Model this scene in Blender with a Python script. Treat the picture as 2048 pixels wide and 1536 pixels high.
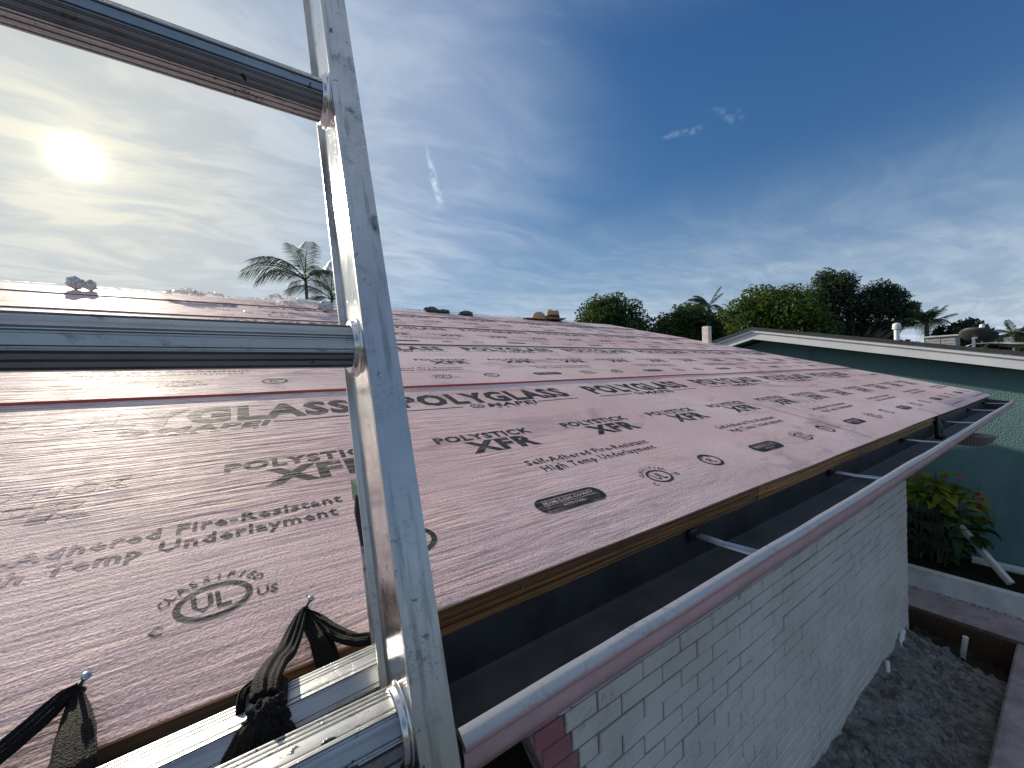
import bpy, bmesh, math, random
import numpy as np
from mathutils import Vector, Matrix, noise

for o in list(bpy.data.objects):
    bpy.data.objects.remove(o)
SC = bpy.context.scene
COL = SC.collection
Z0 = 2.25                       # eye height; geometry below is written relative to the eye and lifted by Z0
R = math.radians
random.seed(7)
rng = np.random.default_rng(11)

# ------------------------------------------------------------------ camera
cd = bpy.data.cameras.new('camera')
cam = bpy.data.objects.new('camera', cd)
COL.objects.link(cam)
SC.camera = cam
cd.sensor_width = 36.0
cd.lens = 774.86 / 2048 * 36.0
cd.clip_start = 0.01
cd.clip_end = 2000
YAW, PITCH, ROLL = 0.595213, -0.0169554, -0.0341733
_f = Vector((math.sin(YAW) * math.cos(PITCH), math.cos(YAW) * math.cos(PITCH), math.sin(PITCH)))
_r = Vector((math.cos(YAW), -math.sin(YAW), 0))
_u = _r.cross(_f)
_r2 = math.cos(ROLL) * _r + math.sin(ROLL) * _u
_u2 = -math.sin(ROLL) * _r + math.cos(ROLL) * _u
m = Matrix(((_r2.x, _u2.x, -_f.x, 0), (_r2.y, _u2.y, -_f.y, 0), (_r2.z, _u2.z, -_f.z, Z0), (0, 0, 0, 1)))
cam.matrix_world = m

# ------------------------------------------------------------------ exposure
vs = SC.view_settings
SC.display_settings.display_device = 'sRGB'
vs.view_transform = 'Standard'
vs.look = 'None'
vs.exposure = 0.52
vs.gamma = 1.0
vs.use_curve_mapping = False
SC.cycles.max_bounces = 8
SC.cycles.transparent_max_bounces = 12
SC.cycles.use_denoising = True
SC.cycles.sample_clamp_indirect = 6.0

# ------------------------------------------------------------------ sun
SUN_EL, SUN_AZ = R(22.0), R(-13.5)          # azimuth from +y towards +x
SD = Vector((math.cos(SUN_EL) * math.sin(SUN_AZ), math.cos(SUN_EL) * math.cos(SUN_AZ), math.sin(SUN_EL)))
sl = bpy.data.lights.new('sun', 'SUN')
sl.energy = 3.7
sl.angle = R(0.6)
sl.color = (1.0, 0.89, 0.72)
so = bpy.data.objects.new('sun', sl)
COL.objects.link(so)
so.rotation_euler = SD.to_track_quat('Z', 'Y').to_euler()
so.location = (0, 0, 30)


# ------------------------------------------------------------------ node helpers
def N(nt, typ, attrs=None, **ins):
    n = nt.nodes.new(typ)
    for k, v in (attrs or {}).items():
        setattr(n, k, v)
    for k, v in ins.items():
        key = int(k[1:]) if (k[0] == 'i' and k[1:].isdigit()) else k.replace('_', ' ')
        s = n.inputs[key]
        if isinstance(v, bpy.types.NodeSocket):
            nt.links.new(v, s)
        else:
            s.default_value = v
    return n


def math_(nt, op, a, b=0.0, c=None, clamp=False):
    n = N(nt, 'ShaderNodeMath', {'operation': op, 'use_clamp': clamp}, i0=a, i1=b)
    if c is not None:
        if isinstance(c, bpy.types.NodeSocket):
            nt.links.new(c, n.inputs[2])
        else:
            n.inputs[2].default_value = c
    return n.outputs[0]


def vmath(nt, op, a, b=(0, 0, 0)):
    n = N(nt, 'ShaderNodeVectorMath', {'operation': op}, i0=a)
    if op == 'SCALE':
        if isinstance(b, bpy.types.NodeSocket):
            nt.links.new(b, n.inputs['Scale'])
        else:
            n.inputs['Scale'].default_value = b
    else:
        if isinstance(b, bpy.types.NodeSocket):
            nt.links.new(b, n.inputs[1])
        else:
            n.inputs[1].default_value = b
    return n.outputs['Value'] if op in ('DOT_PRODUCT', 'LENGTH', 'DISTANCE') else n.outputs[0]


def mixc(nt, f, a, b, blend='MIX'):
    n = nt.nodes.new('ShaderNodeMix')
    n.data_type = 'RGBA'
    n.blend_type = blend
    for s, v in ((n.inputs[0], f), (n.inputs[6], a), (n.inputs[7], b)):
        if isinstance(v, bpy.types.NodeSocket):
            nt.links.new(v, s)
        else:
            s.default_value = v if not isinstance(v, tuple) or len(v) == 4 else (*v, 1)
    return n.outputs[2]


def ramp(nt, f, lo, hi, smooth=True):
    n = nt.nodes.new('ShaderNodeMapRange')
    n.interpolation_type = 'SMOOTHSTEP' if smooth else 'LINEAR'
    nt.links.new(f, n.inputs['Value'])
    n.inputs['From Min'].default_value = lo
    n.inputs['From Max'].default_value = hi
    return n.outputs[0]


def noise_(nt, vec, scale, detail=4, rough=0.55, dist=0.0, scl=None):
    if scl is not None:
        vec = vmath(nt, 'MULTIPLY', vec, scl)
    n = N(nt, 'ShaderNodeTexNoise', None, Scale=scale, Detail=detail, Roughness=rough, Distortion=dist)
    nt.links.new(vec, n.inputs['Vector'])
    return n.outputs[0]


# ------------------------------------------------------------------ sky
W = bpy.data.worlds.new('World')
SC.world = W
W.use_nodes = True
nt = W.node_tree
bg = nt.nodes['Background']
tc = nt.nodes.new('ShaderNodeTexCoord')
dirv = vmath(nt, 'NORMALIZE', tc.outputs['Generated'])
sk = nt.nodes.new('ShaderNodeTexSky')
sk.sky_type = 'NISHITA'
sk.sun_disc = False
sk.sun_elevation = SUN_EL
sk.sun_rotation = SUN_AZ
sk.dust_density = 0.08
sk.air_density = 1.0
sk.ozone_density = 4.0
SKY = 0.106
hs = N(nt, 'ShaderNodeHueSaturation', None, Hue=0.511, Saturation=1.21, Value=1.0, Color=sk.outputs[0])
clear = vmath(nt, 'SCALE', hs.outputs[0], SKY)
# thin high cloud takes the edge off the aureole: soft shoulder
den = vmath(nt, 'ADD', vmath(nt, 'SCALE', clear, 1.25), (1, 1, 1))
clear = vmath(nt, 'DIVIDE', clear, den)
sep = N(nt, 'ShaderNodeSeparateXYZ', None, i0=dirv)
dz = math_(nt, 'MAXIMUM', sep.outputs[2], 0.0)
inv = math_(nt, 'DIVIDE', 1.0, math_(nt, 'ADD', dz, 0.10))
P = vmath(nt, 'MULTIPLY', vmath(nt, 'SCALE', dirv, inv), (1, 1, 0))
g = math_(nt, 'MAXIMUM', vmath(nt, 'DOT_PRODUCT', dirv, tuple(SD)), 0.0)
halo = math_(nt, 'POWER', g, 24.0)
halo2 = math_(nt, 'POWER', g, 60.0)
core = math_(nt, 'POWER', g, 4300.0)
rim = math_(nt, 'POWER', g, 420.0)
# sun-side cover: more cloud towards the sun, clearing to the other side
cover = ramp(nt, vmath(nt, 'DOT_PRODUCT', dirv, (-0.62, 0.70, 0.34)), -0.05, 0.92)
warp = N(nt, 'ShaderNodeTexNoise', None, Scale=0.7, Detail=3.0)
nt.links.new(P, warp.inputs['Vector'])
Pw = vmath(nt, 'ADD', P, vmath(nt, 'SCALE', vmath(nt, 'SUBTRACT', warp.outputs[1], (0.5, 0.5, 0.5)), 0.9))
n1 = noise_(nt, Pw, 1.0, 6, 0.56, 0.5, (0.55, 1.1, 1))
n2 = noise_(nt, Pw, 4.2, 5, 0.58, 0.3, (1.0, 1.9, 1))
n3 = noise_(nt, P, 0.42, 4, 0.5, 0.3, (0.6, 1.3, 1))
dens = math_(nt, 'ADD', math_(nt, 'MULTIPLY', n1, 0.62), math_(nt, 'MULTIPLY', n2, 0.38))
thr = math_(nt, 'SUBTRACT', 0.70, math_(nt, 'MULTIPLY', cover, 0.42))
mask = ramp(nt, math_(nt, 'SUBTRACT', dens, thr), -0.10, 0.22)
veil = ramp(nt, math_(nt, 'SUBTRACT', math_(nt, 'ADD', n3, math_(nt, 'MULTIPLY', cover, 0.40)), 0.56), -0.1, 0.35)
mask = math_(nt, 'MAXIMUM', math_(nt, 'MULTIPLY', mask, 0.80), math_(nt, 'MULTIPLY', veil, 0.86))
# low white veil towards the horizon
low = math_(nt, 'MULTIPLY', ramp(nt, dz, 0.44, 0.03), 1.0)
streak = noise_(nt, vmath(nt, 'MULTIPLY', dirv, (0.8, 0.8, 7)), 1.9, 4, 0.52, 0.6)
mask = math_(nt, 'MAXIMUM', mask, math_(nt, 'MULTIPLY', low, math_(nt, 'ADD', 0.54, math_(nt, 'MULTIPLY', ramp(nt, streak, 0.28, 0.68), 0.45))))
# bright cloud sheet added overhead, mostly out of view, to lift and warm the light
high = math_(nt, 'MULTIPLY', ramp(nt, dz, 0.60, 0.95), math_(nt, 'ADD', 0.45, math_(nt, 'MULTIPLY', n1, 0.8)), clamp=True)
mask = math_(nt, 'MAXIMUM', mask, high)
# a short vapour trail and two small wisps, placed by direction
def streak_mask(a, b, w, soft):
    A, B = Vector(a).normalized(), Vector(b).normalized()
    mid = (A + B).normalized()
    ax = (B - A).normalized()
    nn = A.cross(B).normalized()
    wob = math_(nt, 'MULTIPLY', math_(nt, 'SUBTRACT', noise_(nt, dirv, 42.0, 5, 0.7), 0.5), w * 2.2)
    across = math_(nt, 'ABSOLUTE', math_(nt, 'ADD', vmath(nt, 'DOT_PRODUCT', dirv, tuple(nn)), wob))
    along = vmath(nt, 'DOT_PRODUCT', vmath(nt, 'SUBTRACT', dirv, tuple(mid)), tuple(ax))
    half = (B - A).length / 2
    wid = math_(nt, 'MULTIPLY', math_(nt, 'ADD', math_(nt, 'DIVIDE', along, 2 * half), 0.62), w)
    m1 = ramp(nt, math_(nt, 'SUBTRACT', across, wid), w * 0.9, -w * 0.6)
    m2 = ramp(nt, math_(nt, 'ABSOLUTE', along), half * 1.05, half * 0.6)
    m1 = math_(nt, 'MULTIPLY', m1, ramp(nt, noise_(nt, dirv, 55.0, 4, 0.65, 0.5), 0.36, 0.64))
    return math_(nt, 'MULTIPLY', math_(nt, 'MULTIPLY', m1, m2), soft)
def pxdir(x, y):
    return _f + _r2 * ((x - 1024) / 774.86) + _u2 * ((768 - y) / 774.86)
trail = []
for a, b, w, s in ((pxdir(846, 268), pxdir(884, 420), 0.007, 0.90), (pxdir(1318, 276), pxdir(1410, 258), 0.006, 0.22),
                   (pxdir(1420, 216), pxdir(1490, 240), 0.009, 0.14)):
    trail.append(streak_mask(a, b, w, s))
# cloud radiance: grey-white, brightened and warmed by forward scattering
shade = ramp(nt, noise_(nt, Pw, 3.1, 4, 0.58, 0.4, (0.8, 1.8, 1)), 0.36, 0.66)
cb = mixc(nt, shade, (0.30, 0.365, 0.47), (0.42, 0.485, 0.565))
cb = mixc(nt, math_(nt, 'MULTIPLY', halo, 0.95, clamp=True), cb, (0.575, 0.555, 0.465))
cb = mixc(nt, math_(nt, 'MULTIPLY', math_(nt, 'SUBTRACT', 1.0, shade), math_(nt, 'MULTIPLY', halo, 0.95)), cb, (0.35, 0.39, 0.41))
skyc = mixc(nt, mask, clear, cb)
for t_ in trail:
    skyc = mixc(nt, t_, skyc, (0.46, 0.54, 0.62))
sunc = vmath(nt, 'SCALE', (1.0, 0.90, 0.62), math_(nt, 'MULTIPLY', halo2, 0.12))
sunk = vmath(nt, 'SCALE', (1.0, 0.93, 0.72), math_(nt, 'MULTIPLY', core, 1.8))
sunk = vmath(nt, 'ADD', sunk, vmath(nt, 'SCALE', (1.0, 0.82, 0.40), math_(nt, 'MULTIPLY', rim, 0.14)))
skyc = vmath(nt, 'ADD', vmath(nt, 'ADD', skyc, sunc), sunk)
nt.links.new(skyc, bg.inputs['Color'])
bg.inputs['Strength'].default_value = 1.0
W.cycles.sampling_method = 'MANUAL'
W.cycles.sample_map_resolution = 512


# ------------------------------------------------------------------ mesh helpers
ORG = {}


def tag(o, label=None, cat=None, group=None, kind=None):
    for k, v in (('label', label), ('category', cat), ('group', group), ('kind', kind)):
        if v:
            o[k] = v
    return o


def empty(name, loc, **kw):
    o = bpy.data.objects.new(name, None)
    COL.objects.link(o)
    o.empty_display_size = 0.05
    o.location = (loc[0], loc[1], loc[2] + Z0)
    ORG[o.name] = np.array(loc, float)
    return tag(o, **kw)


def meshdata(name, V, F, mats, mi=None, smooth=False):
    me = bpy.data.meshes.new(name)
    me.from_pydata([tuple(map(float, v)) for v in V], [], [tuple(map(int, f)) for f in F])
    for mt in (mats if isinstance(mats, (list, tuple)) else [mats]):
        me.materials.append(mt)
    if mi is not None:
        me.polygons.foreach_set('material_index', list(mi))
    if smooth:
        me.polygons.foreach_set('use_smooth', [True] * len(me.polygons))
    me.update()
    return me


def mk(name, V, F, mats, parent=None, mi=None, smooth=False, sharp=None, origin=None, **kw):
    V = np.asarray(V, float)
    if parent is not None:
        org = ORG[parent.name]
    else:
        org = np.array(origin if origin is not None else [V[:, 0].mean(), V[:, 1].mean(), V[:, 2].min()], float)
    me = meshdata(name, V - org, F, mats, mi, smooth)
    if smooth and sharp is not None:
        me.set_sharp_from_angle(angle=R(sharp))
    o = bpy.data.objects.new(name, me)
    COL.objects.link(o)
    ORG[o.name] = org
    if parent is not None:
        o.parent = parent
    else:
        o.location = (org[0], org[1], org[2] + Z0)
    return tag(o, **kw)


def inst(name, me, loc, parent, mat3=None):
    """an object of its own that shares mesh data; loc is eye-relative"""
    o = bpy.data.objects.new(name, me)
    COL.objects.link(o)
    l = np.asarray(loc, float) - ORG[parent.name]
    M = Matrix.Translation(l)
    if mat3 is not None:
        M = M @ mat3.to_4x4()
    o.parent = parent
    o.matrix_local = M
    ORG[o.name] = np.asarray(loc, float)
    return o


class MB:
    def __init__(s):
        s.V, s.F, s.I = [], [], []

    def add(s, V, F, mi=0):
        n = len(s.V)
        s.V.extend([tuple(v) for v in V])
        s.F.extend([tuple(i + n for i in f) for f in F])
        s.I.extend([mi] * len(F))
        return s

    def box(s, a, b, mi=0, bev=0.0):
        x0, y0, z0 = a
        x1, y1, z1 = b
        if not bev:
            V = [(x, y, z) for x in (x0, x1) for y in (y0, y1) for z in (z0, z1)]
            return s.add(V, [(0, 1, 3, 2), (4, 6, 7, 5), (0, 4, 5, 1), (2, 3, 7, 6), (0, 2, 6, 4), (1, 5, 7, 3)], mi)
        bm = bmesh.new()
        bmesh.ops.create_cube(bm, size=1.0)
        for v in bm.verts:
            v.co = Vector(((x0 + x1) / 2 + v.co.x * (x1 - x0), (y0 + y1) / 2 + v.co.y * (y1 - y0), (z0 + z1) / 2 + v.co.z * (z1 - z0)))
        bmesh.ops.bevel(bm, geom=bm.edges[:], offset=bev, segments=1, affect='EDGES')
        bm.verts.index_update()
        s.add([v.co[:] for v in bm.verts], [[v.index for v in f.verts] for f in bm.faces], mi)
        bm.free()
        return s

    def tube(s, pts, rad, seg=8, mi=0, cap=True, flat=None):
        """pts list of 3-vectors; rad scalar or list; flat (a,b,up) for an elliptical section"""
        pts = [Vector(p) for p in pts]
        n = len(pts)
        rad = [rad] * n if not hasattr(rad, '__len__') else list(rad)
        V, F = [], []
        up0 = Vector((0, 0, 1))
        prev = None
        for i, p in enumerate(pts):
            t = (pts[min(i + 1, n - 1)] - pts[max(i - 1, 0)]).normalized()
            if prev is None:
                a = t.cross(up0)
                if a.length < 1e-3:
                    a = t.cross(Vector((1, 0, 0)))
                a.normalize()
            else:
                a = (prev - t * prev.dot(t)).normalized()
            prev = a
            b = t.cross(a)
            for k in range(seg):
                th = 2 * math.pi * k / seg
                V.append(p + (a * math.cos(th) + b * math.sin(th)) * rad[i])
        for i in range(n - 1):
            for k in range(seg):
                k2 = (k + 1) % seg
                F.append((i * seg + k, i * seg + k2, (i + 1) * seg + k2, (i + 1) * seg + k))
        if cap:
            F.append(tuple(range(seg - 1, -1, -1)))
            F.append(tuple((n - 1) * seg + k for k in range(seg)))
        return s.add(V, F, mi)

    def prism(s, prof, x0, x1, mi=0, cap=True, axis=0):
        """prof: closed polygon of (y,z); extruded along x"""
        n = len(prof)
        V = [(x0, y, z) for y, z in prof] + [(x1, y, z) for y, z in prof]
        F = [(i, (i + 1) % n, n + (i + 1) % n, n + i) for i in range(n)]
        if cap:
            F += [tuple(range(n - 1, -1, -1)), tuple(range(n, 2 * n))]
        return s.add(V, F, mi)

    def lathe(s, prof, c, axis, seg=24, mi=0):
        """prof list of (r, h) along axis from centre c"""
        ax = Vector(axis).normalized()
        a = ax.orthogonal().normalized()
        b = ax.cross(a)
        c = Vector(c)
        V, F = [], []
        for r, h in prof:
            for k in range(seg):
                th = 2 * math.pi * k / seg
                V.append(c + ax * h + (a * math.cos(th) + b * math.sin(th)) * r)
        for i in range(len(prof) - 1):
            for k in range(seg):
                k2 = (k + 1) % seg
                F.append((i * seg + k, i * seg + k2, (i + 1) * seg + k2, (i + 1) * seg + k))
        return s.add(V, F, mi)

    def build(s, name, mats, parent=None, smooth=False, sharp=None, **kw):
        return mk(name, s.V, s.F, mats, parent, mi=s.I, smooth=smooth, sharp=sharp, **kw)


def catmull(pts, n=8):
    pts = [Vector(p) for p in pts]
    P = [pts[0] * 2 - pts[1]] + pts + [pts[-1] * 2 - pts[-2]]
    out = []
    for i in range(1, len(P) - 2):
        for k in range(n):
            t = k / n
            a, b, c, d = P[i - 1], P[i], P[i + 1], P[i + 2]
            out.append(0.5 * ((2 * b) + (c - a) * t + (2 * a - 5 * b + 4 * c - d) * t * t + (3 * b - a - 3 * c + d) * t ** 3))
    out.append(pts[-1])
    return out


# ------------------------------------------------------------------ materials
def new_mat(name):
    mt = bpy.data.materials.new(name)
    mt.use_nodes = True
    nt = mt.node_tree
    return mt, nt, nt.nodes['Principled BSDF'], nt.nodes['Material Output']


def obj_co(nt):
    return nt.nodes.new('ShaderNodeTexCoord').outputs['Object']


def world_co(nt):
    return nt.nodes.new('ShaderNodeNewGeometry').outputs['Position']


def bump(nt, h, strength, dist, prev=None):
    n = N(nt, 'ShaderNodeBump', None, Strength=strength, Distance=dist, Height=h)
    if prev is not None:
        nt.links.new(prev, n.inputs['Normal'])
    return n.outputs[0]


def simple(name, col, rough=0.6, metal=0.0, var=0.15, scale=6.0, bmp=0.0, bscale=60.0, spec=0.5, bd=0.002):
    mt, nt, b, _ = new_mat(name)
    co = world_co(nt)
    nz = noise_(nt, co, scale, 5, 0.6)
    c1 = tuple(min(1, c * (1 + var)) for c in col)
    c0 = tuple(c * (1 - var) for c in col)
    nt.links.new(mixc(nt, ramp(nt, nz, 0.3, 0.7), c0, c1), b.inputs['Base Color'])
    b.inputs['Roughness'].default_value = rough
    b.inputs['Metallic'].default_value = metal
    b.inputs['Specular IOR Level'].default_value = spec
    if bmp:
        nt.links.new(bump(nt, noise_(nt, co, bscale, 5, 0.6), bmp, bd), b.inputs['Normal'])
    return mt


PINK = (0.60, 0.40, 0.41)


def membrane(name, ink=False):
    mt, nt, b, _ = new_mat(name)
    co = world_co(nt)
    big = noise_(nt, co, 1.3, 5, 0.6)
    c = mixc(nt, ramp(nt, big, 0.32, 0.68), (0.77, 0.512, 0.475), (0.88, 0.655, 0.61))
    # scuffs and dirt smears lying along the roll
    sm = noise_(nt, co, 2.4, 8, 0.68, 0.6, (0.8, 2.6, 2.6))
    c = mixc(nt, math_(nt, 'MULTIPLY', ramp(nt, sm, 0.52, 0.72), 0.62), c, (0.27, 0.195, 0.19))
    pale = noise_(nt, vmath(nt, 'ADD', co, (3.1, 7.7, 0)), 1.6, 6, 0.62, 0.4, (0.6, 1.7, 1.7))
    c = mixc(nt, math_(nt, 'MULTIPLY', ramp(nt, pale, 0.55, 0.78), 0.45), c, (0.82, 0.71, 0.71))
    foot = noise_(nt, vmath(nt, 'ADD', co, (6.3, 1.1, 2)), 7.0, 7, 0.72, 0.8, (1, 1.6, 1.6))
    zone = ramp(nt, noise_(nt, vmath(nt, 'ADD', co, (2.2, 5.0, 1)), 1.5, 3, 0.5), 0.48, 0.62)
    c = mixc(nt, math_(nt, 'MULTIPLY', math_(nt, 'MULTIPLY', ramp(nt, foot, 0.50, 0.70), zone), 0.55), c, (0.24, 0.185, 0.19))
    grain = noise_(nt, co, 330.0, 2, 0.6)
    c = mixc(nt, math_(nt, 'MULTIPLY', ramp(nt, grain, 0.52, 0.66), 0.55), c, (0.34, 0.22, 0.215))
    fl = noise_(nt, vmath(nt, 'ADD', co, (9, 2, 4)), 500.0, 2, 0.6)
    c = mixc(nt, math_(nt, 'MULTIPLY', ramp(nt, fl, 0.60, 0.72), 0.40), c, (0.86, 0.76, 0.74))
    # fine wrinkles that run along the roll
    wv = N(nt, 'ShaderNodeTexNoise', None, Scale=7.0, Detail=2.0)
    nt.links.new(vmath(nt, 'MULTIPLY', co, (0.6, 1.2, 1.2)), wv.inputs['Vector'])
    cw = vmath(nt, 'ADD', co, vmath(nt, 'SCALE', vmath(nt, 'SUBTRACT', wv.outputs[1], (0.5, 0.5, 0.5)), 0.022))
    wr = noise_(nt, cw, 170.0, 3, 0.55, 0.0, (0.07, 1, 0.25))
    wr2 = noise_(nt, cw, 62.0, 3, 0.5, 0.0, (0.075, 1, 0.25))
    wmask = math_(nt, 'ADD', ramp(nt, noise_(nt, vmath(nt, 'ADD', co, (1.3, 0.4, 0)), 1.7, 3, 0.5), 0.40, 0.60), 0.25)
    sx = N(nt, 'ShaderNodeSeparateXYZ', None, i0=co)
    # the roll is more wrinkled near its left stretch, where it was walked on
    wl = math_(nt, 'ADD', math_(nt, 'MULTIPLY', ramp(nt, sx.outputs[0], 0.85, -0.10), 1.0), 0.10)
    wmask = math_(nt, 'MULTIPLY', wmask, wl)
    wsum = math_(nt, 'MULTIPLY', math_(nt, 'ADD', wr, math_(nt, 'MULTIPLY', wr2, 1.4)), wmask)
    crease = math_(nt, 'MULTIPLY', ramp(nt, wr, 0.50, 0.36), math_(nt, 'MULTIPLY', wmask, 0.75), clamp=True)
    if ink:
        wear = noise_(nt, co, 34.0, 6, 0.7)
        keep = math_(nt, 'SUBTRACT', 1.0, math_(nt, 'MULTIPLY', ramp(nt, wear, 0.54, 0.74), 0.50))
        keep = math_(nt, 'MULTIPLY', keep, math_(nt, 'SUBTRACT', 1.0, math_(nt, 'MULTIPLY', crease, 0.35)))
        b.inputs['Coat Weight'].default_value = 0.0
        # sun glare over the left stretch, painted as fading print
        glare_fade = ramp(nt, math_(nt, 'ADD', sx.outputs[0], math_(nt, 'MULTIPLY', math_(nt, 'SUBTRACT', wear, 0.5), 0.5)), -0.34, -0.06)
        keep = math_(nt, 'MULTIPLY', keep, math_(nt, 'ADD', 0.12, math_(nt, 'MULTIPLY', glare_fade, 0.88)))
        inkc = mixc(nt, ramp(nt, noise_(nt, co, 12.0, 4, 0.6), 0.35, 0.65), (0.020, 0.022, 0.025), (0.040, 0.046, 0.043))
        c = mixc(nt, keep, c, inkc)
    else:
        c = mixc(nt, math_(nt, 'MULTIPLY', crease, 0.85, clamp=True), c, (0.24, 0.165, 0.165))  # crease shading the bump lacks, plus caught dirt, put into the colour
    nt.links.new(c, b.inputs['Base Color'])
    rz = noise_(nt, co, 26.0, 4, 0.6)
    nt.links.new(math_(nt, 'ADD', 0.525, math_(nt, 'MULTIPLY', rz, 0.22)), b.inputs['Roughness'])
    b.inputs['Specular IOR Level'].default_value = 0.12 if ink else 0.10
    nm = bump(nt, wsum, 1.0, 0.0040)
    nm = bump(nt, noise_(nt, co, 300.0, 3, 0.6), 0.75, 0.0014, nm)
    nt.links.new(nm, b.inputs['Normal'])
    return mt


MEM = membrane('pink_membrane')
INK = membrane('worn_glared_black_ink', True)
REDEDGE = simple('red_selvage_edge', (0.72, 0.10, 0.06), 0.5)


def wood(name, dark, light, rough=0.6):
    mt, nt, b, _ = new_mat(name)
    co = world_co(nt)
    wv = noise_(nt, co, 30.0, 4, 0.6, 0.8, (0.04, 2.0, 8.0))
    fine = noise_(nt, co, 240.0, 3, 0.6, 0.2, (0.03, 1, 1.4))
    c = mixc(nt, ramp(nt, wv, 0.43, 0.57), dark, light)
    c = mixc(nt, math_(nt, 'MULTIPLY', ramp(nt, fine, 0.5, 0.66), 0.5), c, tuple(d * 0.5 for d in dark))
    st = noise_(nt, co, 5.0, 5, 0.65)
    c = mixc(nt, math_(nt, 'MULTIPLY', ramp(nt, st, 0.55, 0.75), 0.75), c, (0.03, 0.02, 0.015))
    nt.links.new(c, b.inputs['Base Color'])
    b.inputs['Roughness'].default_value = rough
    nt.links.new(bump(nt, math_(nt, 'ADD', wv, fine), 0.5, 0.002), b.inputs['Normal'])
    return mt


WOOD = wood('eave_pine', (0.13, 0.052, 0.016), (0.47, 0.225, 0.075))
WOODM = wood('medium_pine', (0.075, 0.030, 0.010), (0.33, 0.145, 0.045))
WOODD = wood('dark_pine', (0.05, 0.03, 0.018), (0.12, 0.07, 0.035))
PLY = wood('plywood', (0.16, 0.10, 0.055), (0.27, 0.18, 0.10))


def aluminium(name, base=0.74, rough=0.30, blue=0.0, dirt=0.5, axis=(1, 1, 1)):
    mt, nt, b, _ = new_mat(name)
    co = world_co(nt)
    cl = noise_(nt, co, 14.0, 5, 0.65)
    col = mixc(nt, ramp(nt, cl, 0.3, 0.7), (base * 0.80, base * (0.82 + blue), base * (0.84 + blue * 2)), (base * 0.98, base, base * 1.01))
    # drawn-metal lines along the extrusion
    ln = noise_(nt, co, 320.0, 2, 0.5, 0.0, axis)
    stk = noise_(nt, vmath(nt, 'ADD', co, (3, 3, 3)), 150.0, 3, 0.6, 0.1, axis)
    col = mixc(nt, math_(nt, 'MULTIPLY', ramp(nt, stk, 0.50, 0.68), 0.50 * min(1.0, dirt)), col, (0.17, 0.18, 0.19))
    # scratches across
    sc1 = noise_(nt, co, 70.0, 2, 0.5, 1.8, (1.0, 0.4, 3.0))
    sc2 = noise_(nt, vmath(nt, 'ADD', co, (2, 5, 1)), 95.0, 2, 0.5, 2.4, (0.6, 0.5, 1.0))
    scr = math_(nt, 'MAXIMUM', ramp(nt, math_(nt, 'ABSOLUTE', math_(nt, 'SUBTRACT', sc1, 0.5)), 0.006, 0.001),
                ramp(nt, math_(nt, 'ABSOLUTE', math_(nt, 'SUBTRACT', sc2, 0.52)), 0.004, 0.0005))
    scr = math_(nt, 'MULTIPLY', scr, ramp(nt, noise_(nt, co, 11.0, 3, 0.6), 0.50, 0.62))
    col = mixc(nt, math_(nt, 'MULTIPLY', scr, 0.75 * dirt), col, (0.05, 0.05, 0.055))
    # tar spots and smears
    sp = noise_(nt, vmath(nt, 'ADD', co, (7, 1, 3)), 95.0, 4, 0.55, 0.6)
    zone = ramp(nt, noise_(nt, vmath(nt, 'ADD', co, (4, 9, 2)), 9.0, 3, 0.6), 0.46, 0.64)
    spot = math_(nt, 'MULTIPLY', ramp(nt, sp, 0.635, 0.665), zone)
    col = mixc(nt, spot, col, (0.018, 0.017, 0.018))
    gr = noise_(nt, vmath(nt, 'ADD', co, (1, 4, 8)), 22.0, 7, 0.72, 0.8)
    grm = math_(nt, 'MULTIPLY', ramp(nt, gr, 0.54, 0.72), 0.55 * dirt)
    col = mixc(nt, grm, col, (0.16, 0.155, 0.16))
    nt.links.new(col, b.inputs['Base Color'])
    nt.links.new(math_(nt, 'SUBTRACT', 1.0, math_(nt, 'MULTIPLY', spot, 0.9)), b.inputs['Metallic'])
    rr = math_(nt, 'ADD', rough, math_(nt, 'MULTIPLY', cl, 0.16))
    rr = math_(nt, 'ADD', rr, math_(nt, 'MULTIPLY', grm, 0.35))
    rr = math_(nt, 'ADD', rr, math_(nt, 'MULTIPLY', math_(nt, 'SUBTRACT', ln, 0.5), 0.25))
    nt.links.new(rr, b.inputs['Roughness'])
    nm = bump(nt, ln, 0.10, 0.0006)
    nm = bump(nt, math_(nt, 'SUBTRACT', spot, scr), 0.4, 0.0006, nm)
    nt.links.new(nm, b.inputs['Normal'])
    return mt


ALU_RUNG = aluminium('rung_aluminium', 0.44, 0.28, 0.0, 1.4, (0.02, 1, 1))
ALU_RAIL = aluminium('rail_aluminium', 0.53, 0.30, 0.0, 1.4, (1, 0.12, 0.06))
ALU_WEB = aluminium('polished_web_aluminium', 0.74, 0.08, 0.0, 0.6, (1, 0.12, 0.06))
ALU_COL = simple('collar_aluminium', (0.66, 0.66, 0.65), 0.24, 1.0, var=0.12, scale=30, bmp=0.05, bscale=90, bd=0.001)
BLACK = simple('black_plastic', (0.015, 0.015, 0.017), 0.45)
GREEN = simple('green_plastic', (0.006, 0.085, 0.042), 0.4)
PINKPAINT = simple('pink_paint', (0.55, 0.35, 0.345), 0.42, var=0.14, scale=9, bmp=0.12, bscale=40)
PINKBRICK = simple('pink_brick_paint', (0.40, 0.16, 0.17), 0.6, var=0.15, scale=9, bmp=0.5, bscale=90, bd=0.003)
GUTIN = simple('shaded_gutter_metal', (0.060, 0.056, 0.054), 0.5, var=0.35, scale=9, bmp=0.08, bscale=30)  # dirty grey metal, darkened in colour for the shade inside the trough
LIP = aluminium('worn_lip_metal', 0.62, 0.34, 0.03, 0.4, (0.02, 1, 1))
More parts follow.
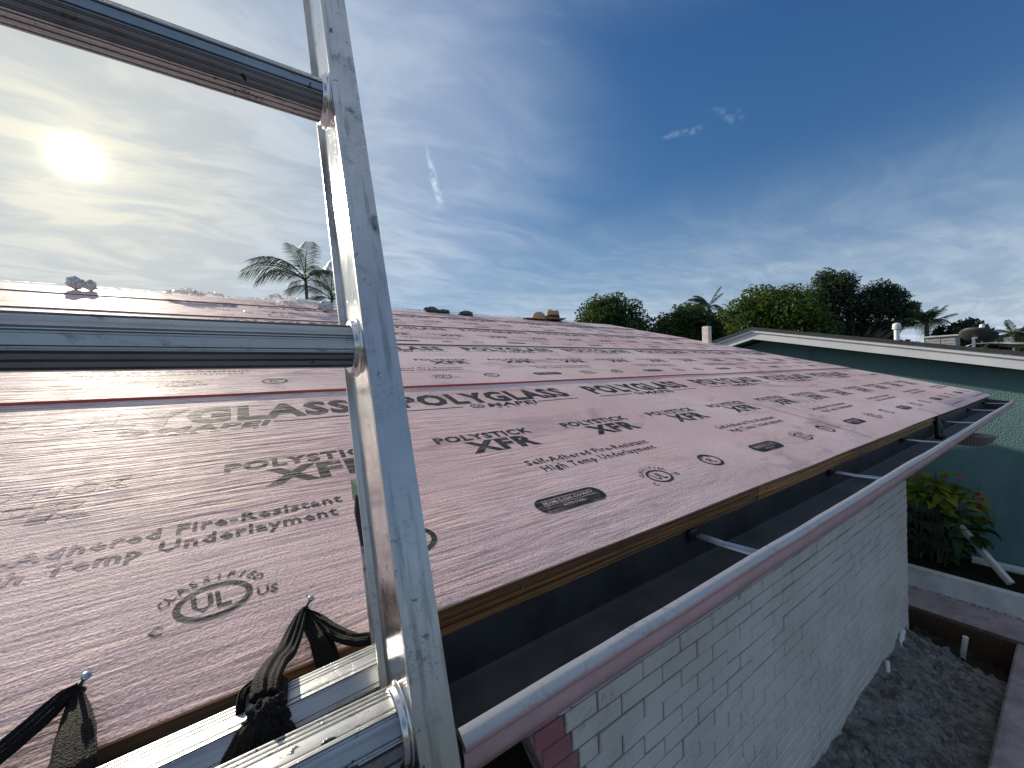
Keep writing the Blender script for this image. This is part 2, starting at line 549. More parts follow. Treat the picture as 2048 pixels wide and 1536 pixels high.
HANG = simple('hanger_steel', (0.34, 0.35, 0.38), 0.35, 0.7, scale=20)
HANGD = simple('hanger_clip', (0.04, 0.04, 0.045), 0.4, 0.3)
STEEL = simple('nail_steel', (0.42, 0.47, 0.50), 0.33, 0.9, scale=40)


def white_brick():
    mt, nt, b, _ = new_mat('white_brick_paint')
    co = world_co(nt)
    c = mixc(nt, ramp(nt, noise_(nt, co, 3.0, 6, 0.6), 0.3, 0.7), (0.63, 0.58, 0.51), (0.74, 0.685, 0.61))
    c = mixc(nt, math_(nt, 'MULTIPLY', ramp(nt, noise_(nt, co, 11, 7, 0.7, 0.5, (1, 1, 0.6)), 0.54, 0.72), 0.28), c, (0.32, 0.30, 0.27))
    ck = noise_(nt, co, 21.0, 3, 0.55, 1.6, (1.0, 1, 0.45))
    cr = math_(nt, 'MULTIPLY', ramp(nt, math_(nt, 'ABSOLUTE', math_(nt, 'SUBTRACT', ck, 0.5)), 0.010, 0.002),
               ramp(nt, noise_(nt, vmath(nt, 'ADD', co, (5, 0, 2)), 3.5, 3, 0.6), 0.50, 0.60))
    c = mixc(nt, math_(nt, 'MULTIPLY', cr, 0.7), c, (0.15, 0.14, 0.135))
    nt.links.new(c, b.inputs['Base Color'])
    b.inputs['Roughness'].default_value = 0.55
    nm = bump(nt, noise_(nt, co, 55, 6, 0.65), 0.6, 0.004)
    nm = bump(nt, math_(nt, 'SUBTRACT', 1.0, cr), 0.6, 0.003, nm)
    nt.links.new(nm, b.inputs['Normal'])
    return mt


WBRICK = white_brick()
MORTAR = simple('shaded_mortar', (0.20, 0.185, 0.165), 0.9, var=0.35, scale=12, bmp=0.6, bscale=80, bd=0.004)  # joint shade and a little dirt put into the mortar colour
DARKIN = simple('dark_porch', (0.06, 0.025, 0.02), 0.8)


def stucco(name, c0, c1):
    mt, nt, b, _ = new_mat(name)
    co = world_co(nt)
    c = mixc(nt, ramp(nt, noise_(nt, co, 1.2, 5, 0.6), 0.3, 0.7), c0, c1)
    stn = noise_(nt, co, 2.6, 6, 0.65, 0.4, (1, 1.6, 0.35))
    c = mixc(nt, math_(nt, 'MULTIPLY', ramp(nt, stn, 0.50, 0.74), 0.35), c, tuple(q * 0.55 for q in c0))
    nt.links.new(c, b.inputs['Base Color'])
    b.inputs['Roughness'].default_value = 0.75
    v = N(nt, 'ShaderNodeTexVoronoi', {'feature': 'SMOOTH_F1'}, Scale=120.0, Randomness=1.0, Vector=co)
    h = math_(nt, 'ADD', math_(nt, 'MULTIPLY', v.outputs[0], -1.2), noise_(nt, co, 90, 4, 0.6))
    nt.links.new(bump(nt, h, 0.9, 0.0040), b.inputs['Normal'])
    return mt


TEAL = stucco('teal_stucco', (0.110, 0.220, 0.22), (0.135, 0.255, 0.255))
WHITET = simple('white_trim_paint', (0.74, 0.75, 0.75), 0.5, var=0.06, scale=4, bmp=0.05)
ROOFD = simple('dark_shingle', (0.045, 0.047, 0.052), 0.8, var=0.3, scale=30, bmp=0.6, bscale=120)
CONC = simple('pinkish_concrete', (0.34, 0.27, 0.265), 0.8, var=0.25, scale=9, bmp=0.8, bscale=45, bd=0.006)
CONCW = simple('whitewashed_concrete', (0.62, 0.63, 0.61), 0.75, var=0.18, scale=5, bmp=0.4, bscale=30)
PVC = simple('white_pvc', (0.70, 0.70, 0.68), 0.4, var=0.1)


def dirt(name, c0, c1, c2, sc=14, bs=1.0, bd=0.03):
    mt, nt, b, _ = new_mat(name)
    co = world_co(nt)
    a = noise_(nt, co, sc, 8, 0.7, 0.4)
    c = mixc(nt, ramp(nt, a, 0.35, 0.65), c0, c1)
    c = mixc(nt, ramp(nt, noise_(nt, co, sc * 4, 6, 0.7), 0.56, 0.70), c, c2)
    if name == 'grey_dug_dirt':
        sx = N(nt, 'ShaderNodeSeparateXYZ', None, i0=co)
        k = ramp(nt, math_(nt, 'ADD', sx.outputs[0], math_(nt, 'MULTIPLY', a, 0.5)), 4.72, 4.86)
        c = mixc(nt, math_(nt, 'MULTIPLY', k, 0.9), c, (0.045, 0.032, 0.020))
    nt.links.new(c, b.inputs['Base Color'])
    b.inputs['Roughness'].default_value = 0.95
    b.inputs['Specular IOR Level'].default_value = 0.2
    h = math_(nt, 'ADD', noise_(nt, co, sc * 2.2, 8, 0.75), math_(nt, 'MULTIPLY', noise_(nt, co, sc * 11, 4, 0.7), 0.4))
    nt.links.new(bump(nt, h, bs, bd), b.inputs['Normal'])
    return mt


DIRT = dirt('grey_dug_dirt', (0.17, 0.16, 0.145), (0.42, 0.395, 0.365), (0.66, 0.63, 0.59))
SOIL = dirt('dark_planter_soil', (0.018, 0.013, 0.009), (0.04, 0.03, 0.02), (0.07, 0.055, 0.04), 20)
GRASS = dirt('scrubby_ground', (0.05, 0.07, 0.03), (0.10, 0.10, 0.055), (0.16, 0.15, 0.10), 0.8, 0.6, 0.05)
STONE = simple('pale_pebbles', (0.42, 0.41, 0.39), 0.8, var=0.4, scale=40)


def leafmat(name, dark, light, trans=0.35, hue_bright=None):
    mt, nt, b, out = new_mat(name)
    geo = nt.nodes.new('ShaderNodeNewGeometry')
    rnd = geo.outputs['Random Per Island']
    co = geo.outputs['Position']
    c = mixc(nt, rnd, dark, light)
    c = mixc(nt, math_(nt, 'MULTIPLY', ramp(nt, noise_(nt, co, 0.9, 3, 0.6), 0.42, 0.62), 0.6), c, hue_bright or light)
    b.inputs['Roughness'].default_value = 0.5
    b.inputs['Specular IOR Level'].default_value = 0.12
    nt.links.new(c, b.inputs['Base Color'])
    t = nt.nodes.new('ShaderNodeBsdfTranslucent')
    nt.links.new(mixc(nt, 0.5, c, (0.25, 0.32, 0.03)), t.inputs['Color'])
    mx = nt.nodes.new('ShaderNodeMixShader')
    mx.inputs[0].default_value = trans
    nt.links.new(b.outputs[0], mx.inputs[1])
    nt.links.new(t.outputs[0], mx.inputs[2])
    nt.links.new(mx.outputs[0], out.inputs['Surface'])
    return mt


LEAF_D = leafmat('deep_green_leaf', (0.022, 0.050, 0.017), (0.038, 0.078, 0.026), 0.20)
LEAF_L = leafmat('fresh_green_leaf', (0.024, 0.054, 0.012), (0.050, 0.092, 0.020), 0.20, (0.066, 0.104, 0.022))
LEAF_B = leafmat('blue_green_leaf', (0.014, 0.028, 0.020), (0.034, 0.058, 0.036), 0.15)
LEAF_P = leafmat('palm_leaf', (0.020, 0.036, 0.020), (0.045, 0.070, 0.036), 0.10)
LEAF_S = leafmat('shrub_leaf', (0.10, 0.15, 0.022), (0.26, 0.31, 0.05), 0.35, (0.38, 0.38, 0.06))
BARK = simple('grey_bark', (0.12, 0.10, 0.085), 0.9, var=0.3, scale=12, bmp=0.8, bscale=30, bd=0.02)
RED = simple('red_petal', (0.55, 0.04, 0.05), 0.5)
ORANGE = simple('orange_bud', (0.45, 0.13, 0.04), 0.5)

# ================================================================== geometry of the roof
PIT, Y0, ZE, XR, SR = 0.265222, 0.447077, -0.280351, 5.2365, 4.27707
CP, SP = math.cos(PIT), math.sin(PIT)


def roofp(x, s, h):
    return (x, Y0 + s * CP - h * SP, ZE + s * SP + h * CP)


def und(x, s):
    return 0.0007 * math.sin(3.1 * x + 1.7 * s) + 0.0006 * math.sin(7.3 * x - 2.2 * s + 1) + 0.0005 * math.sin(5.1 * s + 2.0 * x) + 0.0014


# ================================================================== the setting
def sheet(name, x0, x1, y0, y1, z, mat, n=1, kind='structure', hfun=None, **kw):
    nx = ny = n
    V = [(x0 + (x1 - x0) * i / nx, y0 + (y1 - y0) * j / ny, z) for i in range(nx + 1) for j in range(ny + 1)]
    F = [(i * (ny + 1) + j, (i + 1) * (ny + 1) + j, (i + 1) * (ny + 1) + j + 1, i * (ny + 1) + j + 1) for i in range(nx) for j in range(ny)]
    return mk(name, V, F, mat, kind=kind, **kw)


sheet('ground', -400, 400, -400, 400, -2.62, GRASS, 4)
MB().box((-7, -5, -2.6), (4.88, 0.305, -2.20), bev=0.012).build('walkway', CONC, kind='structure')
MB().box((4.945, -5, -2.6), (5.362, 12, -2.203), bev=0.012).build('concrete_path', CONC, kind='structure')
MB().box((5.43, -5, -2.6), (6.19, 12, -2.075)).build('planter_soil', SOIL, kind='structure')
MB().box((5.364, -5, -2.6), (5.428, 12, -2.005), bev=0.010).build('kerb', CONCW, kind='structure')


def dirt_h(x, y):
    n = noise.fractal(Vector((x * 2.2, y * 3.0, 3.3)), 1.0, 2.0, 6)
    m2 = noise.fractal(Vector((x * 9, y * 9, 1.3)), 0.9, 2.1, 4)
    deep = 1 / (1 + math.exp(-(x - 4.52 - 0.05 * m2) * 16))
    z = -2.225 - 0.16 * max(0, (0.85 - y)) ** 0.9 + 0.045 * n + 0.024 * m2
    z += -0.15 * deep + 0.05 * math.exp(-((x - 4.3) ** 2) / 0.05) * (0.6 + 0.4 * n)
    return z


nx, ny = 230, 40
V, F = [], []
for i in range(nx + 1):
    x = 0.2 + (4.885 - 0.2) * i / nx
    for j in range(ny + 1):
        y = 0.312 + (0.868 - 0.312) * j / ny
        V.append((x, y, dirt_h(x, y)))
for i in range(nx):
    for j in range(ny):
        a = i * (ny + 1) + j
        F.append((a, a + ny + 1, a + ny + 2, a + 1))
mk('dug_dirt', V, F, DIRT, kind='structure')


def stones(name, n, fn, r0, r1, mat, label, cat):
    b = MB()
    for k in range(n):
        x, y, z = fn()
        r = random.uniform(r0, r1) if random.random() > 0.1 else r1 * 1.7
        bm = bmesh.new()
        bmesh.ops.create_icosphere(bm, subdivisions=1, radius=r)
        ph = random.random() * 50
        sc = (random.uniform(0.8, 1.3), random.uniform(0.7, 1.1), random.uniform(0.45, 0.8))
        for v in bm.verts:
            q = v.co * (1 + 0.35 * noise.noise(v.co / r * 1.2 + Vector((ph, 0, 0))))
            v.co = Vector((q.x * sc[0] + x, q.y * sc[1] + y, q.z * sc[2] + z))
        bm.verts.index_update()
        b.add([v.co[:] for v in bm.verts], [[v.index for v in f.verts] for f in bm.faces])
        bm.free()
    return b.build(name, mat, kind='stuff', label=label, category=None) if False else tag(b.build(name, mat), label, cat, None, 'stuff')


def _st():
    x, y = random.uniform(1.9, 4.86), random.uniform(0.33, 0.84)
    return x, y, dirt_h(x, y) + 0.002


stones('dirt_clods', 800, _st, 0.004, 0.020, DIRT, 'grey clods and stones scattered over the dug dirt', 'clods')
stones('pebbles', 420, lambda: (random.gauss(5.352, 0.012), random.uniform(-0.6, 1.3), -2.199), 0.004, 0.011, STONE,
       'pale pebbles along the foot of the whitewashed kerb', 'pebbles')
b = MB()
b.box((4.889, 0.20, -2.52), (4.940, 1.25, -2.215), bev=0.004)
b.build('form_board', WOODD, label='dark wooden form board at the end of the dug trench', cat='board')

# ================================================================== the house being re-roofed
HOUSE = empty('house', (0.0, 4.0, -2.6), label='low house with white painted brick wall and pink printed roof membrane', cat='house')
XL = -6.0
# plywood deck
b = MB()
for sgn in (0, 1):
    pass
pr = [roofp(0, 0.034, -0.0015)[1:], roofp(0, SR, -0.0015)[1:]]
yr = pr[1][0]
rear = [(2 * yr - y, z) for y, z in pr]
prof = [pr[0], pr[1], rear[0], (rear[0][0] + 0.005, rear[0][1] - 0.020), (pr[1][0], pr[1][1] - 0.020), (pr[0][0] + 0.005, pr[0][1] - 0.020)]
b.prism(prof, XL, XR - 0.012)
b.build('roof_deck', PLY, HOUSE)

EDGES = [0.0, 0.964, 1.884, 2.804, 3.724, SR]


def hsheet(i, s):
    if i == 0:
        return 0.0010
    t = (s - EDGES[i]) / 0.95
    return 0.0080 - 0.0067 * max(0, min(1, t))


def make_sheet(i, x0, x1, extra=0.0, skew0=0.0, skew1=0.0):
    s0 = EDGES[i]
    s1 = EDGES[i + 1] + 0.07 if i < 4 else SR
    nx = max(8, int((x1 - x0) / 0.06))
    ns = 14
    V, F, I = [], [], []
    for a in range(nx + 1):
        for k in range(ns + 1):
            t = k / ns
            xa = x0 + (skew0 * (1 - t)) if a == 0 else (x1 + skew1 * (1 - t) if a == nx else x0 + (x1 - x0) * a / nx)
            lo = s0 + 0.0025 * noise.noise(Vector((xa * 2.1, i * 7.1, 0))) - (0.004 if i == 0 else 0)
            s = lo + (s1 - lo) * t
            h = hsheet(i, s) + und(xa, s) + extra
            if i == 0 and k == 0:
                h -= 0.004                      # the free edge turns down over the board
            if i > 0 and k == 0:
                h += 0.0018 * max(0, noise.noise(Vector((xa * 3.3, i * 3.1, 5))))
            if x1 > XR - 0.02 and i == 0 and xa > 3.0 and k == 0:
                h -= 0.010 * min(1, (xa - 3.0) / 1.0)
            V.append(roofp(xa, s, h))
    for a in range(nx):
        for k in range(ns):
            p = a * (ns + 1) + k
            F.append((p, p + ns + 1, p + ns + 2, p + 1))
            I.append(0)
    # front edge and the two ends get thickness
    n0 = len(V)
    for a in range(nx + 1):
        x, y, z = V[a * (ns + 1)]
        V.append((x, y + 0.0004, z - (0.0055 if i else 0.0026)))
    for a in range(nx):
        F.append((a * (ns + 1), n0 + a, n0 + a + 1, (a + 1) * (ns + 1)))
        I.append(2 if i == 0 else (1 if i == 1 else 3))
    for a in (0, nx):
        n1 = len(V)
        for k in range(ns + 1):
            x, y, z = V[a * (ns + 1) + k]
            V.append((x, y, z - 0.0035))
        for k in range(ns):
            F.append((a * (ns + 1) + k, a * (ns + 1) + k + 1, n1 + k + 1, n1 + k))
            I.append(0)
    return mk('underlayment_sheet', V, F, [MEM, REDEDGE, simple('orange_film_edge', (0.62, 0.30, 0.16), 0.4), simple('dark_lap_edge', (0.20, 0.075, 0.07), 0.6)], HOUSE, mi=I, smooth=True, sharp=40)


SH = [make_sheet(0, XL, 1.99, 0.0, 0, 0.10)]
SH0b = make_sheet(0, 1.90, XR, 0.0016, 0.10, 0.0)
for i in range(1, 5):
    SH.append(make_sheet(i, XL, XR + random.uniform(-0.012, 0.010)))
# rear slope, one sheet seen from nowhere but needed for the roof to be whole
b = MB()
rp = [(roofp(0, SR, 0.006)[1], roofp(0, SR, 0.006)[2])]
b.add([(XL, yr, rp[0][1] + 0.001), (XR, yr, rp[0][1] + 0.001), (XR, 2 * yr - Y0, ZE + 0.004), (XL, 2 * yr - Y0, ZE + 0.004)], [(0, 1, 2, 3)])
b.build('underlayment_sheet', MEM, HOUSE)
# the ridge fold
b = MB()
prof = []
for s, h in ((SR - 0.16, 0.0075), (SR - 0.02, 0.010), (SR + 0.006, 0.010)):
    prof.append(roofp(0, s, h)[1:])
prof += [(2 * yr - y + 0.01, z - 0.002) for y, z in reversed(prof[:2])]
b2 = [(y, z - 0.004) for y, z in reversed(prof)]
b.prism(prof + b2, XL, XR - 0.05)
b.build('ridge_strip', MEM, HOUSE)

# ------------------------------------------------------------------ print on the membrane
_tcache = {}


def text2d(body, off=0.0, res=2, space=1.0):
    key = (body, off, res, space)
    if key not in _tcache:
        cu = bpy.data.curves.new('t', 'FONT')
        cu.body = body
        cu.offset = off
        cu.resolution_u = res
        cu.space_character = space
        ob = bpy.data.objects.new('t', cu)
        COL.objects.link(ob)
        dg = bpy.context.evaluated_depsgraph_get()
        dg.update()
        me = ob.evaluated_get(dg).to_mesh()
        V = np.array([v.co[:2] for v in me.vertices])
        F = [tuple(p.vertices) for p in me.polygons]
        ob.evaluated_get(dg).to_mesh_clear()
        bpy.data.objects.remove(ob)
        bpy.data.curves.remove(cu)
        V = V - [V[:, 0].min(), 0]
        _tcache[key] = (V, F, V[:, 0].max(), V[:, 1].max())
    return _tcache[key]


class Print:
    def __init__(s, i, x0, x1, hadd=0.0):
        s.i, s.x0, s.x1, s.hadd = i, x0, x1, hadd
        s.mb = MB()
        s.parent = None

    def flush(s, name):
        if s.mb.V:
            s.mb.build(name, [INK, MEM], s.parent)
        s.mb = MB()

    def put(s, P2, F, mi=0, lift=0.0):
        P2 = np.asarray(P2)
        if P2[:, 0].min() < s.x0 + 0.004 or P2[:, 0].max() > s.x1 - 0.004:
            return
        V = []
        for x, t in P2:
            sv = EDGES[s.i] + t
            V.append(roofp(x, sv, hsheet(s.i, sv) + und(x, sv) + s.hadd + 0.00035 + lift))
        s.mb.add(V, F, mi)

    def text(s, body, x, t, width, height, off=0.02, shear=0.0, mi=0, lift=0.0, res=2, space=1.0, ref='H'):
        V, F, w, h = text2d(body, off, res, space)
        hh = text2d(ref, off, res)[3]
        P2 = V * [width / w, height / hh]
        P2 = P2 + np.stack([P2[:, 1] * shear, np.zeros(len(P2))], 1) + [x, t]
        s.put(P2, F, mi, lift)

    def ring(s, cx, ct, a, bb, wa, n=36, mi=0, lift=0.0):
        V, F = [], []
        for k in range(n):
            th = 2 * math.pi * k / n
            V += [(cx + a * math.cos(th), ct + bb * math.sin(th)), (cx + (a - wa) * math.cos(th), ct + (bb - wa) * math.sin(th))]
        for k in range(n):
            a0, a1 = 2 * k, 2 * ((k + 1) % n)
            F.append((a0, a1, a1 + 1, a0 + 1))
        s.put(V, F, mi, lift)

    def rrect(s, cx, ct, w, h, r, mi=0, lift=0.0):
        V = []
        for qx, qy, a0 in ((1, 1, 0), (-1, 1, 90), (-1, -1, 180), (1, -1, 270)):
            for k in range(7):
                th = R(a0 + 15 * k)
                V.append((cx + qx * (w / 2 - r) + r * math.cos(th), ct + qy * (h / 2 - r) + r * math.sin(th)))
        V.append((cx, ct))
        n = len(V) - 1
        s.put(V, [(n, k, (k + 1) % n) for k in range(n)], mi, lift)

    def rect(s, x0, x1, t0, t1, mi=0, lift=0.0):
        n = 6
        V = []
        for k in range(n + 1):
            x = x0 + (x1 - x0) * k / n
            V += [(x, t0), (x, t1)]
        s.put(V, [(2 * k, 2 * k + 2, 2 * k + 3, 2 * k + 1) for k in range(n)], mi, lift)

    def arc_text(s, body, cx, ct, ra, rb, a0, a1, height, off=0.02, res=1):
        n = len(body)
        for k, ch in enumerate(body):
            th = R(a0 + (a1 - a0) * k / (n - 1))
            V, F, w, h = text2d(ch, off, res)
            V = (V - [w / 2, 0]) * (height / 0.70)
            ang = th - math.pi / 2
            c, s_ = math.cos(ang), math.sin(ang)
            P2 = np.stack([V[:, 0] * c - V[:, 1] * s_, V[:, 0] * s_ + V[:, 1] * c], 1) + [cx + ra * math.cos(th), ct + rb * math.sin(th)]
            s.put(P2, F)


PER = 0.838


def do_print(i, parent, x0, x1, phase, hadd=0.0):
    p = Print(i, x0, x1, hadd)
    p.parent = parent
    far = i >= 2
    res = 1 if far else 2
    k0 = int(math.floor((x0 - 1) / PER))
    for k in range(k0, int((x1 + 1) / PER) + 1):
        ox = k * PER + phase
        if ox < -2.9 or ox > 5.3:
            continue
        # big name with a maker's line
        p.text('POLYGLASS', ox + 0.385, 0.752, 0.70, 0.112, 0.050, 0.0, res=res, space=1.14)
        p.rect(ox + 0.375, ox + 0.575, 0.712, 0.7185)
        p.rect(ox + 0.885, ox + 1.085, 0.712, 0.7185)
        p.text('MAPEI', ox + 0.665, 0.697, 0.205, 0.036, 0.040, 0.25, res=res, space=1.1)
        if not far:
            p.text('GROUP', ox + 0.685, 0.678, 0.17, 0.011, 0.01, 0.0, res=1, space=2.2)
            p.ring(ox + 0.628, 0.715, 0.026, 0.021, 0.0045)
            p.ring(ox + 0.621, 0.713, 0.011, 0.010, 0.0035)
            p.ring(ox + 0.638, 0.713, 0.009, 0.008, 0.0032)
        p.flush('printed_name')
        # product name, two to a period
        for q in (0, 1):
            px = ox + q * PER / 2 - 0.045
            p.text('POLYSTICK', px, 0.458, 0.295, 0.036, 0.042, 0.0, res=res, space=1.12)
            p.text('XFR', px + 0.062, 0.382, 0.205, 0.064, 0.048, 0.0, res=res, space=1.12)
            p.flush('printed_product_name')
        # descriptive lines
        p.text('Self-Adhered Fire-Resistant', ox + 0.523, 0.280, 0.44, 0.025, 0.024, 0.0, res=1, space=1.12)
        p.text('High Temp Underlayment', ox + 0.545, 0.243, 0.405, 0.025, 0.024, 0.0, res=1, space=1.12)
        p.flush('printed_lines')
        # approval marks
        cx = ox - 0.043
        p.ring(cx, 0.123, 0.037, 0.029, 0.0065)
        p.text('UL', cx - 0.019, 0.110, 0.036, 0.027, 0.026, -0.12, res=1)
        if i < 2:
            p.arc_text('CLASSIFIED', cx, 0.123, 0.044, 0.035, 160, 28, 0.0115, 0.018)
            p.text('US', cx + 0.041, 0.108, 0.022, 0.014, 0.022, res=1)
            p.text('C', cx - 0.054, 0.092, 0.012, 0.014, 0.022, res=1)
        p.flush('printed_seal')
        cx = ox + 0.195
        p.ring(cx, 0.131, 0.038, 0.033, 0.0085)
        if i < 2:
            p.text('FL', cx - 0.014, 0.118, 0.026, 0.022, 0.025, res=1)
            p.put([(cx - 0.020, 0.143), (cx, 0.155), (cx + 0.020, 0.143), (cx + 0.020, 0.147), (cx, 0.159), (cx - 0.020, 0.147)], [(0, 1, 4, 5), (1, 2, 3, 4)])
        p.flush('printed_seal')
        cx = ox + 0.517
        p.rrect(cx, 0.126, 0.172, 0.050, 0.024)
        if i < 2:
            p.text('MIAMI-DADE COUNTY', cx - 0.066, 0.128, 0.132, 0.0095, 0.006, mi=1, lift=0.0003, res=1)
            p.text('APPROVED', cx - 0.030, 0.112, 0.060, 0.0075, 0.006, mi=1, lift=0.0003, res=1)
            p.rect(cx - 0.068, cx + 0.068, 0.1405, 0.1415, mi=1, lift=0.0003)
            p.rect(cx - 0.068, cx + 0.068, 0.1245, 0.1255, mi=1, lift=0.0003)
        p.flush('printed_badge')


do_print(0, SH[0], XL, 1.95, 0.0)
do_print(0, SH0b, 1.99, XR, 0.006, 0.0016)
for i, ph in ((1, -0.125), (2, 0.31), (3, -0.30), (4, 0.12)):
    do_print(i, SH[i], XL, XR - 0.01, ph)

# ------------------------------------------------------------------ eave boards, fascia, soffit
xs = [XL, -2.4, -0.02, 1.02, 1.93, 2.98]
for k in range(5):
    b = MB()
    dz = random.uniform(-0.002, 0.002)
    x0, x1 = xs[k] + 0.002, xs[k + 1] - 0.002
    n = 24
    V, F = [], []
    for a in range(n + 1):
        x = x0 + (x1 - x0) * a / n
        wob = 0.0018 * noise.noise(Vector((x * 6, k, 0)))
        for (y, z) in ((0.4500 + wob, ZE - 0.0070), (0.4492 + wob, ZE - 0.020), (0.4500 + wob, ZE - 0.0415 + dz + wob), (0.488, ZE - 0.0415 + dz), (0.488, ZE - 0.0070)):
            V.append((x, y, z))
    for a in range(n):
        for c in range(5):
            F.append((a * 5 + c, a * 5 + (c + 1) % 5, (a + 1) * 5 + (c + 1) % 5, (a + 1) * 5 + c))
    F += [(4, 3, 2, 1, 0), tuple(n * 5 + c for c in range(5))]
    mk('eave_board', V, F, (WOODD, WOODD, WOODM, WOOD, WOOD)[k], HOUSE)  # eave shade put into the colour: left boards dark, next one medium
nb = meshdata('nail_head', [(0.0035 * math.cos(k * math.pi / 4), -0.0008, 0.0035 * math.sin(k * math.pi / 4)) for k in range(8)] + [(0.0035 * math.cos(k * math.pi / 4), 0.003, 0.0035 * math.sin(k * math.pi / 4)) for k in range(8)],
              [tuple(range(7, -1, -1))] + [(k, (k + 1) % 8, 8 + (k + 1) % 8, 8 + k) for k in range(8)], STEEL)
for nx_ in (0.31, 0.62, 0.98, 1.07, 1.46, 1.89, 1.98, 2.40, 2.90):
    inst('nail_head', nb, (nx_, 0.4488, ZE - 0.021 + random.uniform(-0.006, 0.006)), HOUSE)
MB().box((2.984, 0.456, ZE - 0.036), (XR - 0.03, 0.488, ZE - 0.018), bev=0.002).build('eave_board', WOODD, HOUSE)
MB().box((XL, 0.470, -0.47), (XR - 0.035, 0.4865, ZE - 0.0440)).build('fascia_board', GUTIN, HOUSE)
MB().box((XL, 0.4875, -0.470), (XR - 0.04, 0.852, -0.450)).build('soffit', PINKPAINT, HOUSE)

# ------------------------------------------------------------------ gutter
GX0, GX1 = 0.150, 5.17
gin = [(0.4665, -0.318), (0.4650, -0.396), (0.455, -0.402), (0.388, -0.407), (0.366, -0.402), (0.352, -0.380), (0.340, -0.366), (0.331, -0.350), (0.328, -0.336)]
gout = [(0.3265, -0.336), (0.3225, -0.342), (0.3205, -0.352), (0.3215, -0.362), (0.3265, -0.370), (0.3330, -0.3745), (0.3385, -0.3775),
        (0.3615, -0.4135), (0.367, -0.4165), (0.4675, -0.4105), (0.4680, -0.318)]
n = 80
V, F, I = [], [], []
prof = gin + gout
for a in range(n + 1):
    x = GX0 + (GX1 - GX0) * a / n
    for k, (y, z) in enumerate(prof):
        w = (0.0016 * noise.noise(Vector((x * 3, 0, 1))) + 0.0022 * max(0, noise.noise(Vector((x * 1.9, 4.4, 1))) - 0.25)) if y < 0.35 else 0
        V.append((x, y + w, z + w * 0.6 - 0.002 * x / 5))
m_ = len(prof)
for a in range(n):
    for k in range(m_):
        F.append((a * m_ + k, a * m_ + (k + 1) % m_, (a + 1) * m_ + (k + 1) % m_, (a + 1) * m_ + k))
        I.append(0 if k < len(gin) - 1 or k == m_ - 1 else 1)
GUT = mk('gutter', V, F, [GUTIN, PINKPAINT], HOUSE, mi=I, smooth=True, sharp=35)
b = MB()
V, F = [], []
lp = [(0.3240, -0.3445), (0.3175, -0.3410), (0.3165, -0.3345), (0.3190, -0.3310), (0.3255, -0.3285), (0.3320, -0.3278), (0.3340, -0.3310), (0.3300, -0.3370)]
for a in range(n + 1):
    x = GX0 + (GX1 - GX0) * a / n
    for (y, z) in lp:
        w = 0.0016 * noise.noise(Vector((x * 3, 0, 1))) + 0.0022 * max(0, noise.noise(Vector((x * 1.9, 4.4, 1))) - 0.25) + 0.0008 * noise.noise(Vector((x * 14, 3, 1)))
        V.append((x, y + w, z + w * 0.6 - 0.002 * x / 5))
for a in range(n):
    for k in range(8):
        F.append((a * 8 + k, a * 8 + (k + 1) % 8, (a + 1) * 8 + (k + 1) % 8, (a + 1) * 8 + k))
F += [tuple(range(7, -1, -1)), tuple(n * 8 + k for k in range(8))]


def lipmat():
    mt, nt, b, _ = new_mat('chipped_pink_lip')
    co = world_co(nt)
    gn = nt.nodes.new('ShaderNodeNewGeometry')
    nz = N(nt, 'ShaderNodeSeparateXYZ', None, i0=gn.outputs['Normal']).outputs[2]
    wob = noise_(nt, co, 9.0, 6, 0.65, 0.3, (1, 6, 6))
    worn = ramp(nt, math_(nt, 'ADD', nz, math_(nt, 'MULTIPLY', math_(nt, 'SUBTRACT', wob, 0.5), 1.6)), 0.30, 0.48)
    c = mixc(nt, worn, (0.55, 0.35, 0.345), (0.47, 0.455, 0.455))
    sc = noise_(nt, co, 60, 5, 0.7, 1.2)
    c = mixc(nt, math_(nt, 'MULTIPLY', ramp(nt, sc, 0.54, 0.66), 0.6), c, (0.26, 0.25, 0.26))
    nt.links.new(c, b.inputs['Base Color'])
    nt.links.new(math_(nt, 'MULTIPLY', worn, 0.35), b.inputs['Metallic'])
    b.inputs['Roughness'].default_value = 0.50
    nt.links.new(bump(nt, sc, 0.2, 0.001), b.inputs['Normal'])
    return mt


mk('gutter_lip', V, F, lipmat(), GUT, smooth=True, sharp=60)
# end caps
for gx in (GX0 + 0.001, GX1 - 0.001):
    poly = [(0.4665, -0.318), (0.4665, -0.409), (0.367, -0.415), (0.339, -0.376), (0.323, -0.360), (0.324, -0.338)]
    b = MB().prism(poly, gx - 0.001, gx + 0.001)
    b.build('end_cap', GUTIN, GUT)
